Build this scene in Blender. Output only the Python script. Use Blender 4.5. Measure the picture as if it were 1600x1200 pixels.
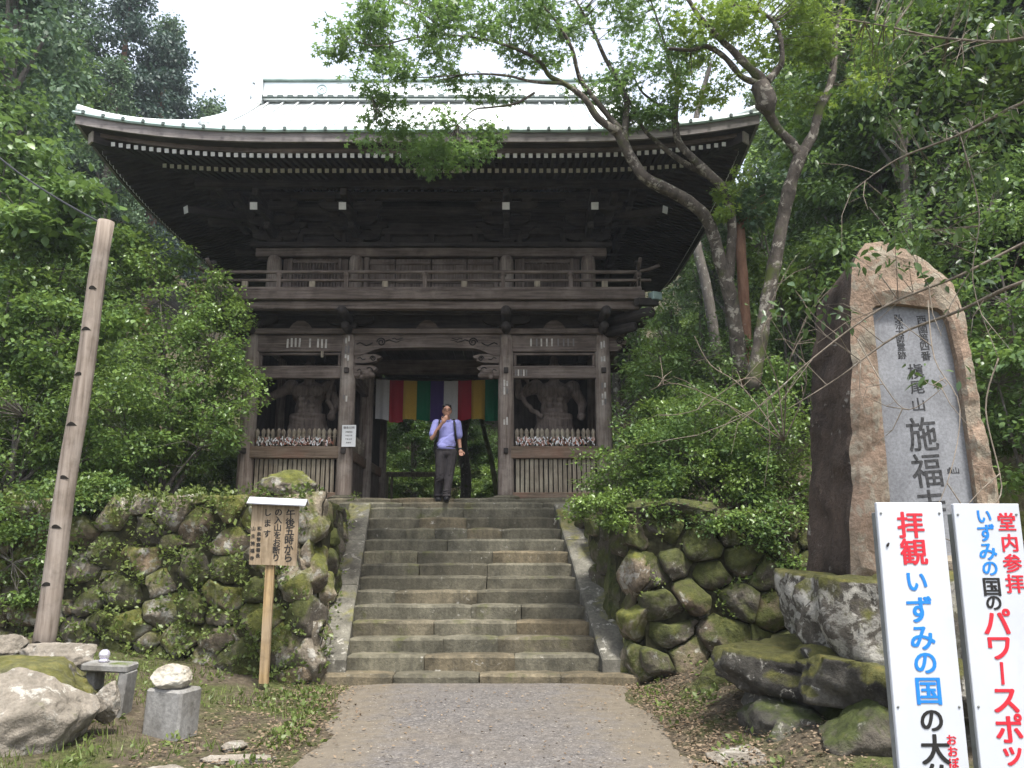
import bpy, bmesh, math, random
import numpy as np
from mathutils import Vector, Matrix, Euler, noise as mnoise

for _o in list(bpy.data.objects):
    bpy.data.objects.remove(_o)
S = bpy.context.scene
COL = S.collection
R = math.radians
rng = random.Random(11)
NP = np.random.default_rng(11)

# ---------------------------------------------------------------- camera
PITCH, FPX, EYE = R(11.5), 1280.0, 1.6
cd = bpy.data.cameras.new('camera')
cd.sensor_width = 36.0
cd.lens = 36.0 * FPX / 1600.0
cd.clip_start, cd.clip_end = 0.05, 2000
cam = bpy.data.objects.new('camera', cd)
cam.location = (0, 0, EYE)
cam.rotation_euler = (R(90) + PITCH, 0, 0)
COL.objects.link(cam)
S.camera = cam

# ---------------------------------------------------------------- sky, sun, exposure
SUN_EL, SUN_AZ = R(66), R(152)      # azimuth measured from +Y (beyond the gate), positive = to the right
W = bpy.data.worlds.new('World')
S.world = W
W.use_nodes = True
wn = W.node_tree
bg = wn.nodes['Background']
sky = wn.nodes.new('ShaderNodeTexSky')
sky.sky_type = 'NISHITA'
sky.sun_disc = False
sky.sun_elevation = SUN_EL
sky.sun_rotation = SUN_AZ
sky.air_density, sky.dust_density, sky.ozone_density = 1.0, 6.0, 1.0
haz = wn.nodes.new('ShaderNodeMix'); haz.data_type = 'RGBA'      # thin bright cloud over the whole sky
haz.inputs[0].default_value = 0.5
haz.inputs[7].default_value = (6.2, 6.6, 7.4, 1)
wn.links.new(sky.outputs[0], haz.inputs[6])
wn.links.new(haz.outputs[2], bg.inputs[0])
bg.inputs[1].default_value = 0.11
sd = bpy.data.lights.new('sun', 'SUN')
sd.energy, sd.angle, sd.color = 2.6, R(10), (1.0, 0.97, 0.92)
sun = bpy.data.objects.new('sun', sd)
sdir = Vector((math.sin(SUN_AZ) * math.cos(SUN_EL), math.cos(SUN_AZ) * math.cos(SUN_EL), math.sin(SUN_EL)))
sun.rotation_euler = sdir.to_track_quat('Z', 'Y').to_euler()
COL.objects.link(sun)
S.view_settings.view_transform = 'Standard'
S.view_settings.look = 'None'
S.view_settings.exposure = 1.5
S.view_settings.gamma = 1
S.view_settings.use_curve_mapping = False
S.render.engine = 'CYCLES'
S.cycles.use_denoising = True
S.cycles.max_bounces = 6
S.cycles.diffuse_bounces = 4
S.cycles.glossy_bounces = 2
S.cycles.transmission_bounces = 4
S.cycles.transparent_max_bounces = 4
S.cycles.caustics_reflective = S.cycles.caustics_refractive = False

# ---------------------------------------------------------------- helpers
def at(u, v, Y):
    """the point at distance Y along the path that a photograph pixel (1600 x 1200) looks at"""
    a, b = (u - 800) / FPX, (600 - v) / FPX
    t = Y / (math.cos(PITCH) - b * math.sin(PITCH))
    return Vector((a * t, Y, EYE + (math.sin(PITCH) + b * math.cos(PITCH)) * t))

def pxm(Y, z=2.0):
    """metres per photograph pixel at distance Y, height z"""
    return (Y * math.cos(PITCH) + (z - EYE) * math.sin(PITCH)) / FPX

def fbm(p, s=1.0, o=3):
    return mnoise.fractal(Vector(p) * s, 1.0, 2.0, o)

class MB:
    """collects geometry for one mesh"""
    def __init__(self):
        self.v, self.f, self.m = [], [], []
    def add(self, vs, fs, mi=0):
        o = len(self.v)
        self.v.extend([tuple(p) for p in vs])
        for f in fs:
            self.f.append(tuple(i + o for i in f)); self.m.append(mi)
    def box(self, c, s, rot=None, mi=0, taper=1.0):
        x, y, z = s[0] / 2, s[1] / 2, s[2] / 2
        vs = [Vector((sx * x * (taper if sz > 0 else 1), sy * y * (taper if sz > 0 else 1), sz * z)) for sz in (-1, 1) for sx, sy in ((-1, -1), (1, -1), (1, 1), (-1, 1))]
        if rot is not None:
            q = Euler(rot).to_matrix(); vs = [q @ p for p in vs]
        c = Vector(c)
        self.add([p + c for p in vs], [(0, 3, 2, 1), (4, 5, 6, 7), (0, 1, 5, 4), (1, 2, 6, 5), (2, 3, 7, 6), (3, 0, 4, 7)], mi)
    def tube(self, pts, rad, n=8, mi=0, caps=True, lump=0.0, lumps=3.0):
        pts = [Vector(p) for p in pts]
        if not isinstance(rad, (list, tuple)): rad = [rad] * len(pts)
        o = len(self.v)
        up = Vector((0.13, 0.31, 1)).normalized()
        for i, p in enumerate(pts):
            t = (pts[min(i + 1, len(pts) - 1)] - pts[max(i - 1, 0)])
            t = t.normalized() if t.length > 1e-9 else Vector((0, 0, 1))
            a = t.cross(up)
            if a.length < 0.05: a = t.cross(Vector((1, 0, 0)))
            a.normalize(); b = a.cross(t).normalized()
            for k in range(n):
                w = 2 * math.pi * k / n
                d = a * math.cos(w) + b * math.sin(w)
                r = rad[i]
                if lump: r *= 1 + lump * fbm(p * lumps + d * 0.7)
                self.v.append(tuple(p + d * r))
        for i in range(len(pts) - 1):
            for k in range(n):
                k2 = (k + 1) % n
                self.f.append((o + i * n + k, o + i * n + k2, o + (i + 1) * n + k2, o + (i + 1) * n + k)); self.m.append(mi)
        if caps:
            self.f.append(tuple(o + k for k in reversed(range(n)))); self.m.append(mi)
            e = o + (len(pts) - 1) * n
            self.f.append(tuple(e + k for k in range(n))); self.m.append(mi)
    def lathe(self, prof, n=16, c=(0, 0, 0), mi=0):
        c = Vector(c)
        self.tube_rings([[c + Vector((r * math.cos(2 * math.pi * k / n), r * math.sin(2 * math.pi * k / n), z)) for k in range(n)] for r, z in prof], mi)
    def tube_rings(self, rings, mi=0, cap=True):
        o = len(self.v); n = len(rings[0])
        for r in rings: self.v.extend([tuple(p) for p in r])
        for i in range(len(rings) - 1):
            for k in range(n):
                k2 = (k + 1) % n
                self.f.append((o + i * n + k, o + i * n + k2, o + (i + 1) * n + k2, o + (i + 1) * n + k)); self.m.append(mi)
        if cap:
            self.f.append(tuple(o + k for k in reversed(range(n)))); self.m.append(mi)
            e = o + (len(rings) - 1) * n
            self.f.append(tuple(e + k for k in range(n))); self.m.append(mi)
    def ball(self, c, r, n=10, mi=0, rot=None):
        c = Vector(c)
        if not isinstance(r, (tuple, list)): r = (r, r, r)
        q = Euler(rot).to_matrix() if rot is not None else Matrix.Identity(3)
        rings = []
        for i in range(1, n):
            ph = math.pi * i / n
            rings.append([c + q @ Vector((r[0] * math.sin(ph) * math.cos(2 * math.pi * k / (2 * n)), r[1] * math.sin(ph) * math.sin(2 * math.pi * k / (2 * n)), -r[2] * math.cos(ph))) for k in range(2 * n)])
        self.tube_rings(rings, mi)
    def mesh(self, name, mats=(), smooth=False):
        me = bpy.data.meshes.new(name)
        me.from_pydata(self.v, [], self.f)
        for m in mats: me.materials.append(m)
        if len(mats) > 1: me.polygons.foreach_set('material_index', self.m)
        if smooth: me.polygons.foreach_set('use_smooth', [True] * len(me.polygons))
        me.update()
        return me

def link(name, data, parent=None, loc=(0, 0, 0), rot=(0, 0, 0), scale=(1, 1, 1), kind=None):
    o = bpy.data.objects.new(name, data)
    COL.objects.link(o)
    o.parent = parent
    o.location, o.rotation_euler, o.scale = loc, rot, scale
    if kind: o['kind'] = kind
    return o

def tag(o, label, cat, group=None):
    o['label'] = label; o['category'] = cat
    if group: o['group'] = group
    return o

def thing(name, label, cat, loc=(0, 0, 0), rot=(0, 0, 0), group=None):
    return tag(link(name, None, None, loc, rot), label, cat, group)

_cb = {}
def cbox_mesh(s, mat, ch=0.012):
    """a box with chamfered edges; alike boxes share one mesh"""
    k = (round(s[0], 3), round(s[1], 3), round(s[2], 3), mat.name, ch)
    if k not in _cb:
        bm = bmesh.new()
        bmesh.ops.create_cube(bm, size=1)
        bmesh.ops.scale(bm, vec=s, verts=bm.verts)
        bmesh.ops.bevel(bm, geom=bm.edges[:], offset=min(ch, min(s) * 0.3), segments=1, affect='EDGES')
        me = bpy.data.meshes.new('timber')
        bm.to_mesh(me); bm.free()
        me.materials.append(mat)
        _cb[k] = me
    return _cb[k]

def cbox(name, c, s, mat, parent=None, rot=(0, 0, 0), ch=0.012):
    return link(name, cbox_mesh(s, mat, ch), parent, c, rot)

def bake(o):
    """turn an object with modifiers into a plain mesh object"""
    dg = bpy.context.evaluated_depsgraph_get()
    me = bpy.data.meshes.new_from_object(o.evaluated_get(dg))
    o.modifiers.clear()
    o.data = me
    return o

def blob(name, mb, mats, parent=None, voxel=0.01, smooth=4, loc=(0, 0, 0), rot=(0, 0, 0)):
    """melt overlapping closed shapes into one continuous skin"""
    me = mb.mesh(name, mats)
    o = link(name, me, None)
    m = o.modifiers.new('r', 'REMESH'); m.mode = 'VOXEL'; m.voxel_size = voxel; m.use_smooth_shade = True
    if smooth:
        s = o.modifiers.new('s', 'SMOOTH'); s.iterations = smooth; s.factor = 0.5
    bake(o)
    if not o.data.materials:
        for k in mats: o.data.materials.append(k)
    o.parent, o.location, o.rotation_euler = parent, loc, rot
    return o

def capsule(mb, p, q, r, s, n=10, fl=1.0):
    """tapered limb with rounded ends"""
    p, q = Vector(p), Vector(q)
    d = (q - p).normalized()
    pts, rad = [], []
    for a in (1.35, 1.0, 0.5, 0.0):
        pts.append(p - d * r * math.sin(a)); rad.append(max(r * math.cos(a), 0.002))
    for a in (0.0, 0.5, 1.0, 1.35):
        pts.append(q + d * s * math.sin(a)); rad.append(max(s * math.cos(a), 0.002))
    mb.tube(pts, rad, n)

# ---------------------------------------------------------------- materials
def newmat(name):
    m = bpy.data.materials.new(name)
    m.use_nodes = True
    nt = m.node_tree
    return m, nt, nt.nodes['Principled BSDF']

def N(nt, t, **kw):
    n = nt.nodes.new(t)
    for k, v in kw.items(): setattr(n, k, v)
    return n

def coords(nt, mode='world', scale=(1, 1, 1)):
    if mode == 'world':
        src = N(nt, 'ShaderNodeNewGeometry').outputs['Position']
    else:
        tc = N(nt, 'ShaderNodeTexCoord'); oi = N(nt, 'ShaderNodeObjectInfo')
        ad = N(nt, 'ShaderNodeVectorMath', operation='ADD')
        mu = N(nt, 'ShaderNodeMath', operation='MULTIPLY'); mu.inputs[1].default_value = 37.0
        nt.links.new(oi.outputs['Random'], mu.inputs[0])
        nt.links.new(tc.outputs['Object'], ad.inputs[0]); nt.links.new(mu.outputs[0], ad.inputs[1])
        src = ad.outputs[0]
    mp = N(nt, 'ShaderNodeMapping'); mp.inputs['Scale'].default_value = scale
    nt.links.new(src, mp.inputs['Vector'])
    return mp.outputs[0]

def nz(nt, vec, scale, detail=5, rough=0.6, dist=0.0):
    n = N(nt, 'ShaderNodeTexNoise')
    n.inputs['Scale'].default_value, n.inputs['Detail'].default_value = scale, detail
    n.inputs['Roughness'].default_value, n.inputs['Distortion'].default_value = rough, dist
    nt.links.new(vec, n.inputs['Vector'])
    return n.outputs['Fac']

def ramp(nt, fac, stops):
    r = N(nt, 'ShaderNodeValToRGB')
    e = r.color_ramp.elements
    while len(e) < len(stops): e.new(0.5)
    for i, (p, c) in enumerate(stops):
        e[i].position = p
        e[i].color = (c, c, c, 1) if isinstance(c, (int, float)) else (*c, 1)
    nt.links.new(fac, r.inputs[0])
    return r.outputs[0]

def mix(nt, fac, a, b, mode='MIX'):
    m = N(nt, 'ShaderNodeMix', data_type='RGBA', blend_type=mode)
    for s, x in ((m.inputs[0], fac), (m.inputs[6], a), (m.inputs[7], b)):
        if hasattr(x, 'links') or hasattr(x, 'is_linked'): nt.links.new(x, s)
        elif isinstance(x, (int, float)): s.default_value = x
        else: s.default_value = (*x, 1)
    return m.outputs[2]

def bump(nt, bsdf, h, strength=0.4, dist=0.02):
    b = N(nt, 'ShaderNodeBump'); b.inputs['Strength'].default_value = strength; b.inputs['Distance'].default_value = dist
    nt.links.new(h, b.inputs['Height']); nt.links.new(b.outputs[0], bsdf.inputs['Normal'])

def plain(name, c, rough=0.7, spec=0.3, var=0.12, scale=12, metal=0.0, bmp=0.15):
    m, nt, b = newmat(name)
    v = coords(nt, 'object')
    f = nz(nt, v, scale)
    d = tuple(max(0, x * (1 - var * 2)) for x in c); l = tuple(min(1, x * (1 + var)) for x in c)
    nt.links.new(ramp(nt, f, [(0.3, d), (0.7, l)]), b.inputs['Base Color'])
    b.inputs['Roughness'].default_value = rough; b.inputs['Specular IOR Level'].default_value = spec
    b.inputs['Metallic'].default_value = metal
    if bmp: bump(nt, b, nz(nt, v, scale * 4), bmp, 0.01)
    return m

def wood(name, axis, dark, light, blotch=None, rough=0.85):
    """weathered timber, grain along one local axis"""
    m, nt, b = newmat(name)
    sc = [16, 16, 16]; sc['xyz'.index(axis)] = 0.9
    v = coords(nt, 'object', sc)
    g = nz(nt, v, 1.6, 6, 0.65, 0.3)
    v2 = coords(nt, 'world')
    w = nz(nt, v2, 1.7, 5, 0.6)
    c = ramp(nt, g, [(0.28, tuple(x * 0.45 for x in dark)), (0.42, dark), (0.68, light)])
    bl = blotch or tuple(x * 1.5 for x in light)
    c = mix(nt, ramp(nt, w, [(0.48, 0.0), (0.72, 0.55)]), c, bl)
    w2 = nz(nt, v2, 4.5, 4, 0.7)
    c = mix(nt, ramp(nt, w2, [(0.5, 0.0), (0.75, 0.5)]), c, tuple(x * 0.4 for x in dark))
    nt.links.new(c, b.inputs['Base Color'])
    b.inputs['Roughness'].default_value = rough; b.inputs['Specular IOR Level'].default_value = 0.2
    bump(nt, b, g, 0.5, 0.012)
    return m

def stone(name, base, dark, moss=0.5, lichen=0.3, mosscol=(0.075, 0.10, 0.018), rough=0.9, scale=1.0, up=0.5, lichcol=(0.50, 0.48, 0.42), bmp=0.7, mode='world', streak=0.0, vary=True):
    m, nt, b = newmat(name)
    v = coords(nt, mode)
    oi = N(nt, 'ShaderNodeObjectInfo')
    big = nz(nt, v, 2.3 * scale, 6, 0.62)
    fine = nz(nt, v, 26 * scale, 6, 0.7)
    c = ramp(nt, big, [(0.3, dark), (0.55, base), (0.8, tuple(x * 1.25 for x in base))])
    tint = ramp(nt, oi.outputs['Random'], [(0.0, (0.62, 0.60, 0.57)), (0.35, (1.0, 1.0, 1.0)), (0.6, (1.0, 0.86, 0.72)), (0.8, (0.8, 0.8, 0.8)), (1.0, (1.4, 1.36, 1.24))])
    if vary: c = mix(nt, 1.0, c, tint, 'MULTIPLY')
    c = mix(nt, 0.75, c, ramp(nt, fine, [(0.3, 0.42), (0.66, 1.0)]), 'MULTIPLY')
    if lichen:
        lm = nz(nt, v, 6.5 * scale, 6, 0.68, 0.4)
        t = 0.70 - 0.22 * lichen
        c = mix(nt, ramp(nt, lm, [(t, 0.0), (t + 0.05, 0.85)]), c, mix(nt, fine, tuple(x * 0.6 for x in lichcol), lichcol))
        lp = nz(nt, v, 1.9 * scale, 8, 0.72, 0.3)
        t2 = 0.72 - 0.20 * lichen
        c = mix(nt, ramp(nt, lp, [(t2, 0.0), (t2 + 0.06, 0.75)]), c, mix(nt, fine, tuple(x * 0.55 for x in lichcol), tuple(x * 0.95 for x in lichcol)))
    if streak:
        sv = coords(nt, mode, (3.0, 3.0, 0.7))
        c = mix(nt, ramp(nt, nz(nt, sv, 1.4, 6, 0.7), [(0.42, 0.0), (0.68, streak)]), c, tuple(x * 0.45 for x in dark))
    if moss:
        geo = N(nt, 'ShaderNodeNewGeometry'); sep = N(nt, 'ShaderNodeSeparateXYZ')
        nt.links.new(geo.outputs['Normal'], sep.inputs[0])
        mm = nz(nt, v, 1.5 * scale, 5, 0.65, 0.5)
        ad = N(nt, 'ShaderNodeMath', operation='MULTIPLY_ADD'); ad.inputs[1].default_value = up * 0.35
        nt.links.new(sep.outputs[2], ad.inputs[0]); nt.links.new(mm, ad.inputs[2])
        t = 0.74 - 0.36 * moss
        mc = ramp(nt, nz(nt, v, 9 * scale, 5, 0.7), [(0.3, tuple(x * 0.4 for x in mosscol)), (0.55, mosscol), (0.8, (mosscol[0] * 1.9, mosscol[1] * 1.55, mosscol[2] * 1.5))])
        c = mix(nt, ramp(nt, ad.outputs[0], [(t, 0.0), (t + 0.12, 0.92)]), c, mc)
    nt.links.new(c, b.inputs['Base Color'])
    b.inputs['Roughness'].default_value = rough; b.inputs['Specular IOR Level'].default_value = 0.25
    h = mix(nt, 0.5, fine, big)
    bump(nt, b, h, bmp, 0.05)
    return m

def leafmat(name, cols, trans=0.4, rough=0.5, tcol=(0.25, 0.42, 0.03)):
    m, nt, b = newmat(name); trans *= .75; rough *= .85
    geo = N(nt, 'ShaderNodeNewGeometry'); oi = N(nt, 'ShaderNodeObjectInfo')
    ad = N(nt, 'ShaderNodeMath', operation='MULTIPLY_ADD'); ad.inputs[1].default_value = 0.75
    k = N(nt, 'ShaderNodeMath', operation='MULTIPLY'); k.inputs[1].default_value = 0.25
    nt.links.new(oi.outputs['Random'], k.inputs[0])
    nt.links.new(geo.outputs['Random Per Island'], ad.inputs[0]); nt.links.new(k.outputs[0], ad.inputs[2])
    c = ramp(nt, ad.outputs[0], [(i / max(1, len(cols) - 1), x) for i, x in enumerate(cols)])
    v = coords(nt, 'world')
    c = mix(nt, ramp(nt, nz(nt, v, 0.8, 3), [(0.35, 0.0), (0.7, 0.45)]), c, tuple(x * 1.5 for x in cols[-1]))
    nt.links.new(c, b.inputs['Base Color'])
    b.inputs['Roughness'].default_value = rough; b.inputs['Specular IOR Level'].default_value = 0.32
    t = N(nt, 'ShaderNodeBsdfTranslucent')
    nt.links.new(mix(nt, 0.55, c, tcol), t.inputs[0])
    ms = N(nt, 'ShaderNodeMixShader'); ms.inputs[0].default_value = trans
    nt.links.new(b.outputs[0], ms.inputs[1]); nt.links.new(t.outputs[0], ms.inputs[2])
    nt.links.new(ms.outputs[0], nt.nodes['Material Output'].inputs[0])
    return m

def bark(name, dark, light, lich=(0.40, 0.40, 0.35), amt=0.4, moss=0.0, vs=(9, 9, 2.2)):
    m, nt, b = newmat(name)
    v = coords(nt, 'world', vs); v2 = coords(nt, 'world')
    g = nz(nt, v, 1.5, 6, 0.7)
    c = ramp(nt, g, [(0.3, dark), (0.7, light)])
    c = mix(nt, ramp(nt, nz(nt, v2, 7, 5, 0.7, 0.5), [(0.66 - 0.2 * amt, 0.0), (0.72 - 0.2 * amt, 0.8)]), c, lich)
    if moss: c = mix(nt, ramp(nt, nz(nt, v2, 2.5, 4), [(0.65 - 0.3 * moss, 0.0), (0.75 - 0.3 * moss, 0.85)]), c, (0.07, 0.09, 0.02))
    nt.links.new(c, b.inputs['Base Color'])
    b.inputs['Roughness'].default_value = 0.9; b.inputs['Specular IOR Level'].default_value = 0.2
    bump(nt, b, g, 0.8, 0.03)
    return m

WD, WL = (0.085, 0.065, 0.054), (0.18, 0.146, 0.124)
wood_x, wood_y, wood_z = (wood('old_timber_' + a, a, WD, WL) for a in 'xyz')
UD, UL = (0.030, 0.026, 0.024), (0.062, 0.053, 0.048)  # darker copy of the timber; shade under the eaves is put into its colour
dwood_x, dwood_y, dwood_z = (wood('shaded_timber_' + a, a, UD, UL) for a in 'xyz')
post_wood = wood('grey_column_timber', 'z', (0.15, 0.115, 0.094), (0.30, 0.25, 0.21), (0.42, 0.38, 0.33))
slat_wood = wood('grey_slat_timber', 'z', (0.17, 0.14, 0.105), (0.34, 0.29, 0.22), (0.42, 0.39, 0.29))
rail_wood = wood('stained_rail_timber', 'x', (0.14, 0.105, 0.075), (0.26, 0.20, 0.15), (0.22, 0.10, 0.065))
pole_wood = wood('grey_pole_timber', 'z', (0.19, 0.155, 0.125), (0.30, 0.255, 0.215), (0.36, 0.32, 0.285))
board_wood = wood('sign_board_timber', 'z', (0.22, 0.165, 0.105), (0.38, 0.30, 0.20), (0.40, 0.34, 0.26))
stick_wood = wood('yellow_stick_timber', 'z', (0.26, 0.18, 0.09), (0.42, 0.30, 0.16), (0.30, 0.26, 0.21))
statue_wood = wood('carved_statue_timber', 'z', (0.10, 0.078, 0.066), (0.18, 0.145, 0.122), (0.25, 0.20, 0.165))
white_end = plain('white_painted_end', (0.62, 0.61, 0.59), 0.8, var=0.08)
copper = plain('pale_verdigris_copper', (0.86, 0.90, 0.89), 0.38, 0.5, var=0.06, scale=3, metal=0.55, bmp=0.05)
copper_edge = plain('green_verdigris_copper', (0.34, 0.45, 0.42), 0.5, 0.5, var=0.15, scale=5, bmp=0.05)
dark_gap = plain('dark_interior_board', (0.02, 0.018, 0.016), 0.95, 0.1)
paper = plain('white_paper', (0.75, 0.75, 0.74), 0.8, var=0.03, bmp=0)
old_paper = plain('aged_paper_slip', (0.50, 0.47, 0.42), 0.9, var=0.2, bmp=0)
ink = plain('black_ink', (0.018, 0.017, 0.016), 0.7, var=0.05, bmp=0)
grey_ink = plain('faded_ink', (0.16, 0.15, 0.14), 0.8, bmp=0)
step_stone = stone('step_stone', (0.195, 0.182, 0.135), (0.095, 0.09, 0.066), moss=0.36, lichen=0.30, up=0.12, bmp=0.5, streak=0.75, mosscol=(0.085, 0.092, 0.03))
cheek_stone = stone('cheek_stone', (0.20, 0.19, 0.155), (0.085, 0.08, 0.066), moss=0.48, lichen=0.50, vary=False, streak=0.5, up=0.1, bmp=0.4, mosscol=(0.17, 0.165, 0.05))
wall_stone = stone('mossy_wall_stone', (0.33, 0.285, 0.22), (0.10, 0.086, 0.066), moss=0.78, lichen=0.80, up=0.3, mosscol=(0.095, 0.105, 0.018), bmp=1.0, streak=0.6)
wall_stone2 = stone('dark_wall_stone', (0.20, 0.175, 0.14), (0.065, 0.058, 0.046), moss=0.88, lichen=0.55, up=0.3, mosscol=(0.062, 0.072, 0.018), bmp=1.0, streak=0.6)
pale_rock = stone('pale_boulder_stone', vary=False, base=(0.31, 0.275, 0.225), dark=(0.17, 0.15, 0.118), moss=0.22, lichen=0.6, up=0.2, bmp=1.0, streak=0.25)
block_stone = stone('grey_block_stone', (0.29, 0.285, 0.27), (0.16, 0.148, 0.125), vary=False, streak=0.5, moss=0.15, lichen=0.15, bmp=0.25)
white_rock = stone('white_stone', (0.46, 0.445, 0.40), (0.27, 0.24, 0.195), moss=0, lichen=0.3, bmp=0.4, lichcol=(0.60, 0.59, 0.55))
moss_rock = stone('moss_topped_stone', (0.23, 0.21, 0.18), (0.055, 0.05, 0.042), moss=0.40, lichen=0.95, up=1.1, bmp=1.0, streak=0.6, mosscol=(0.10, 0.10, 0.025))
ledge_rock = stone('dark_ledge_stone', (0.14, 0.13, 0.11), (0.04, 0.037, 0.032), moss=0.52, lichen=0.55, up=1.3, bmp=1.0, streak=0.7, mosscol=(0.085, 0.085, 0.024))
black_rock = stone('dark_mossy_stone', (0.12, 0.115, 0.10), (0.04, 0.038, 0.034), moss=0.62, lichen=0.45, up=0.5, bmp=1.0, mosscol=(0.05, 0.065, 0.016))
# ================================================================ the ground
def sstep(a, b, x):
    t = min(1.0, max(0.0, (x - a) / (b - a))); return t * t * (3 - 2 * t)

SKEW = -0.105
def stair_mid(y): return -0.485 + SKEW * (y - 10.8)
def edge_left(y): return stair_mid(y) - 1.98
def edge_right(y): return stair_mid(y) + 1.96
def wall_y(x):
    return 10.42 + 0.22 * (-2.45 - x) if x < 0 else 10.62 + 0.05 * (x - 1.5)

def low_z(x, y):
    z = 0.0
    if x < -2.0:
        z += 0.30 * sstep(-2.1, -4.6, x) * (0.35 + 0.65 * sstep(6.0, 9.5, y)) + 0.22 * sstep(-4.0, -6.5, x) * sstep(7, 9.5, y)
    if x > 1.4:
        z += 0.30 * sstep(1.5, 2.6, x) * sstep(4.5, 7.5, y) + 0.5 * sstep(2.6, 5.0, x) * sstep(5.5, 8, y)
    return z + 0.03 * fbm((x, y, 3), 1.1) * sstep(0.9, 1.8, abs(x + 0.4))

def ground_z(x, y):
    lo = low_z(x, y)
    hi = 2.27 + 0.03 * fbm((x, y, 9), 0.9)
    if x < -2.45 or (y > 14 and x < -0.6): hi += 0.9 * max(0, -x - 9.2) * sstep(11, 15, y) * 0.9
    hi += 0.72 * max(0, x - 3.4) * sstep(10.5, 13, y)
    hi += 0.40 * max(0, y - 26)
    hi += 0.9 * (fbm((x, y, 1), 0.15) + 0.4) * sstep(5, 12, max(abs(x + 1) - 3, y - 24))
    hi = min(hi, 34 + 2 * fbm((x, y, 2), 0.05))
    inside = edge_left(y) < x < edge_right(y)
    k = sstep(14.45, 14.6, y) if inside else sstep(wall_y(x) + 0.12, wall_y(x) + 0.34, y)
    if x > 5.5 and y < 11:
        k = max(k, 0.0); lo += 0.75 * (x - 5.5) * sstep(4, 9, y)
    return lo * (1 - k) + hi * k

gx = sorted(set([round(v, 3) for v in np.concatenate([np.arange(-9, 7, 0.16), np.arange(-40, -9, 1.0), np.arange(7, 45, 1.0), [-160, -120, -90, -60, 65, 95, 130, 160]])]))
gy = sorted(set([round(v, 3) for v in np.concatenate([np.arange(4, 16, 0.16), np.arange(16, 60, 1.0), [-160, -100, -50, -25, -12, -6, -2, 1, 2.5, 70, 90, 120, 160]])]))
mb = MB()
mb.v = [(x, y, ground_z(x, y)) for y in gy for x in gx]
nx = len(gx)
mb.f = [(j * nx + i, j * nx + i + 1, (j + 1) * nx + i + 1, (j + 1) * nx + i) for j in range(len(gy) - 1) for i in range(nx - 1)]
mb.m = [0] * len(mb.f)

m, nt, b = newmat('forest_soil')
v = coords(nt)
n1, n2, n3 = nz(nt, v, 1.3, 6, 0.65), nz(nt, v, 14, 6, 0.7), nz(nt, v, 60, 4, 0.7)
c = ramp(nt, n2, [(0.3, (0.042, 0.033, 0.023)), (0.5, (0.09, 0.073, 0.05)), (0.72, (0.17, 0.14, 0.10))])
c = mix(nt, ramp(nt, n1, [(0.45, 0.0), (0.62, 0.8)]), c, ramp(nt, n2, [(0.3, (0.03, 0.045, 0.012)), (0.7, (0.10, 0.12, 0.03))]))
c = mix(nt, 0.6, c, ramp(nt, n3, [(0.3, 0.45), (0.65, 1.0)]), 'MULTIPLY')
nt.links.new(c, b.inputs['Base Color']); b.inputs['Roughness'].default_value = 0.95; b.inputs['Specular IOR Level'].default_value = 0.15
bump(nt, b, mix(nt, 0.4, n2, n3), 0.8, 0.04)
soil = m
link('ground', mb.mesh('ground', [soil], True), kind='structure')

# the worn path: coarse asphalt that frays out towards both verges
mb = MB()
py = list(np.arange(-14, 10.72, 0.18)); edge_w = []
for j, y in enumerate(py):
    l = -2.20 + 0.42 * sstep(10.2, 7.0, y) + 0.13 * fbm((0, y, 5), 1.3) - .06 * (9 - min(y, 9))
    r = 1.50 + 0.12 * sstep(9.6, 10.4, y) + 0.05 * (10.3 - y) + 0.10 * fbm((4, y, 5), 1.3)
    for k in range(13):
        x = l + (r - l) * k / 12
        edge_w.append(abs(k / 6 - 1))
        mb.v.append((x, y, 0.012 + 0.006 * fbm((x, y, 0), 2.0) + 0.004 - 0.05 * abs(k / 6 - 1) ** 8 + low_z(x, y)))
    if j:
        o = (j - 1) * 13
        for k in range(12): mb.f.append((o + k, o + k + 1, o + 14 + k, o + 13 + k)); mb.m.append(0)
m, nt, b = newmat('worn_asphalt')
v = coords(nt)
n1, n2 = nz(nt, v, 0.9, 5, 0.6), nz(nt, v, 9, 6, 0.75)
vo = N(nt, 'ShaderNodeTexVoronoi'); vo.inputs['Scale'].default_value = 55; nt.links.new(v, vo.inputs['Vector'])
c = ramp(nt, vo.outputs['Color'], [(0.15, (0.06, 0.054, 0.05)), (0.5, (0.105, 0.096, 0.09)), (0.8, (0.15, 0.138, 0.128)), (0.95, (0.23, 0.215, 0.195))])
c = mix(nt, ramp(nt, nz(nt, v, 0.35, 3, .5), [(0.35, 0.0), (0.65, 0.5)]), c, (0.155, 0.142, 0.128))
c = mix(nt, ramp(nt, n1, [(0.46, 0.0), (0.70, 0.6)]), c, mix(nt, n2, (0.09, 0.075, 0.058), (0.17, 0.145, 0.115)))
c = mix(nt, 0.7, c, ramp(nt, n2, [(0.3, 0.45), (0.62, 1.0)]), 'MULTIPLY')
ea = N(nt, 'ShaderNodeAttribute'); ea.attribute_name = 'wear'
es = N(nt, 'ShaderNodeMath', operation='ADD'); nt.links.new(ea.outputs['Fac'], es.inputs[0]); nt.links.new(nz(nt, v, 3.5, 6, 0.7), es.inputs[1])
es2 = N(nt, 'ShaderNodeMath', operation='MULTIPLY'); nt.links.new(es.outputs[0], es2.inputs[0]); es2.inputs[1].default_value = 0.5
c = mix(nt, ramp(nt, es2.outputs[0], [(0.44, 0.0), (0.62, 0.92)]), c, mix(nt, n2, (0.06, 0.048, 0.034), (0.19, 0.16, 0.115)))
spk = nz(nt, v, 34, 2, 0.5)
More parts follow.
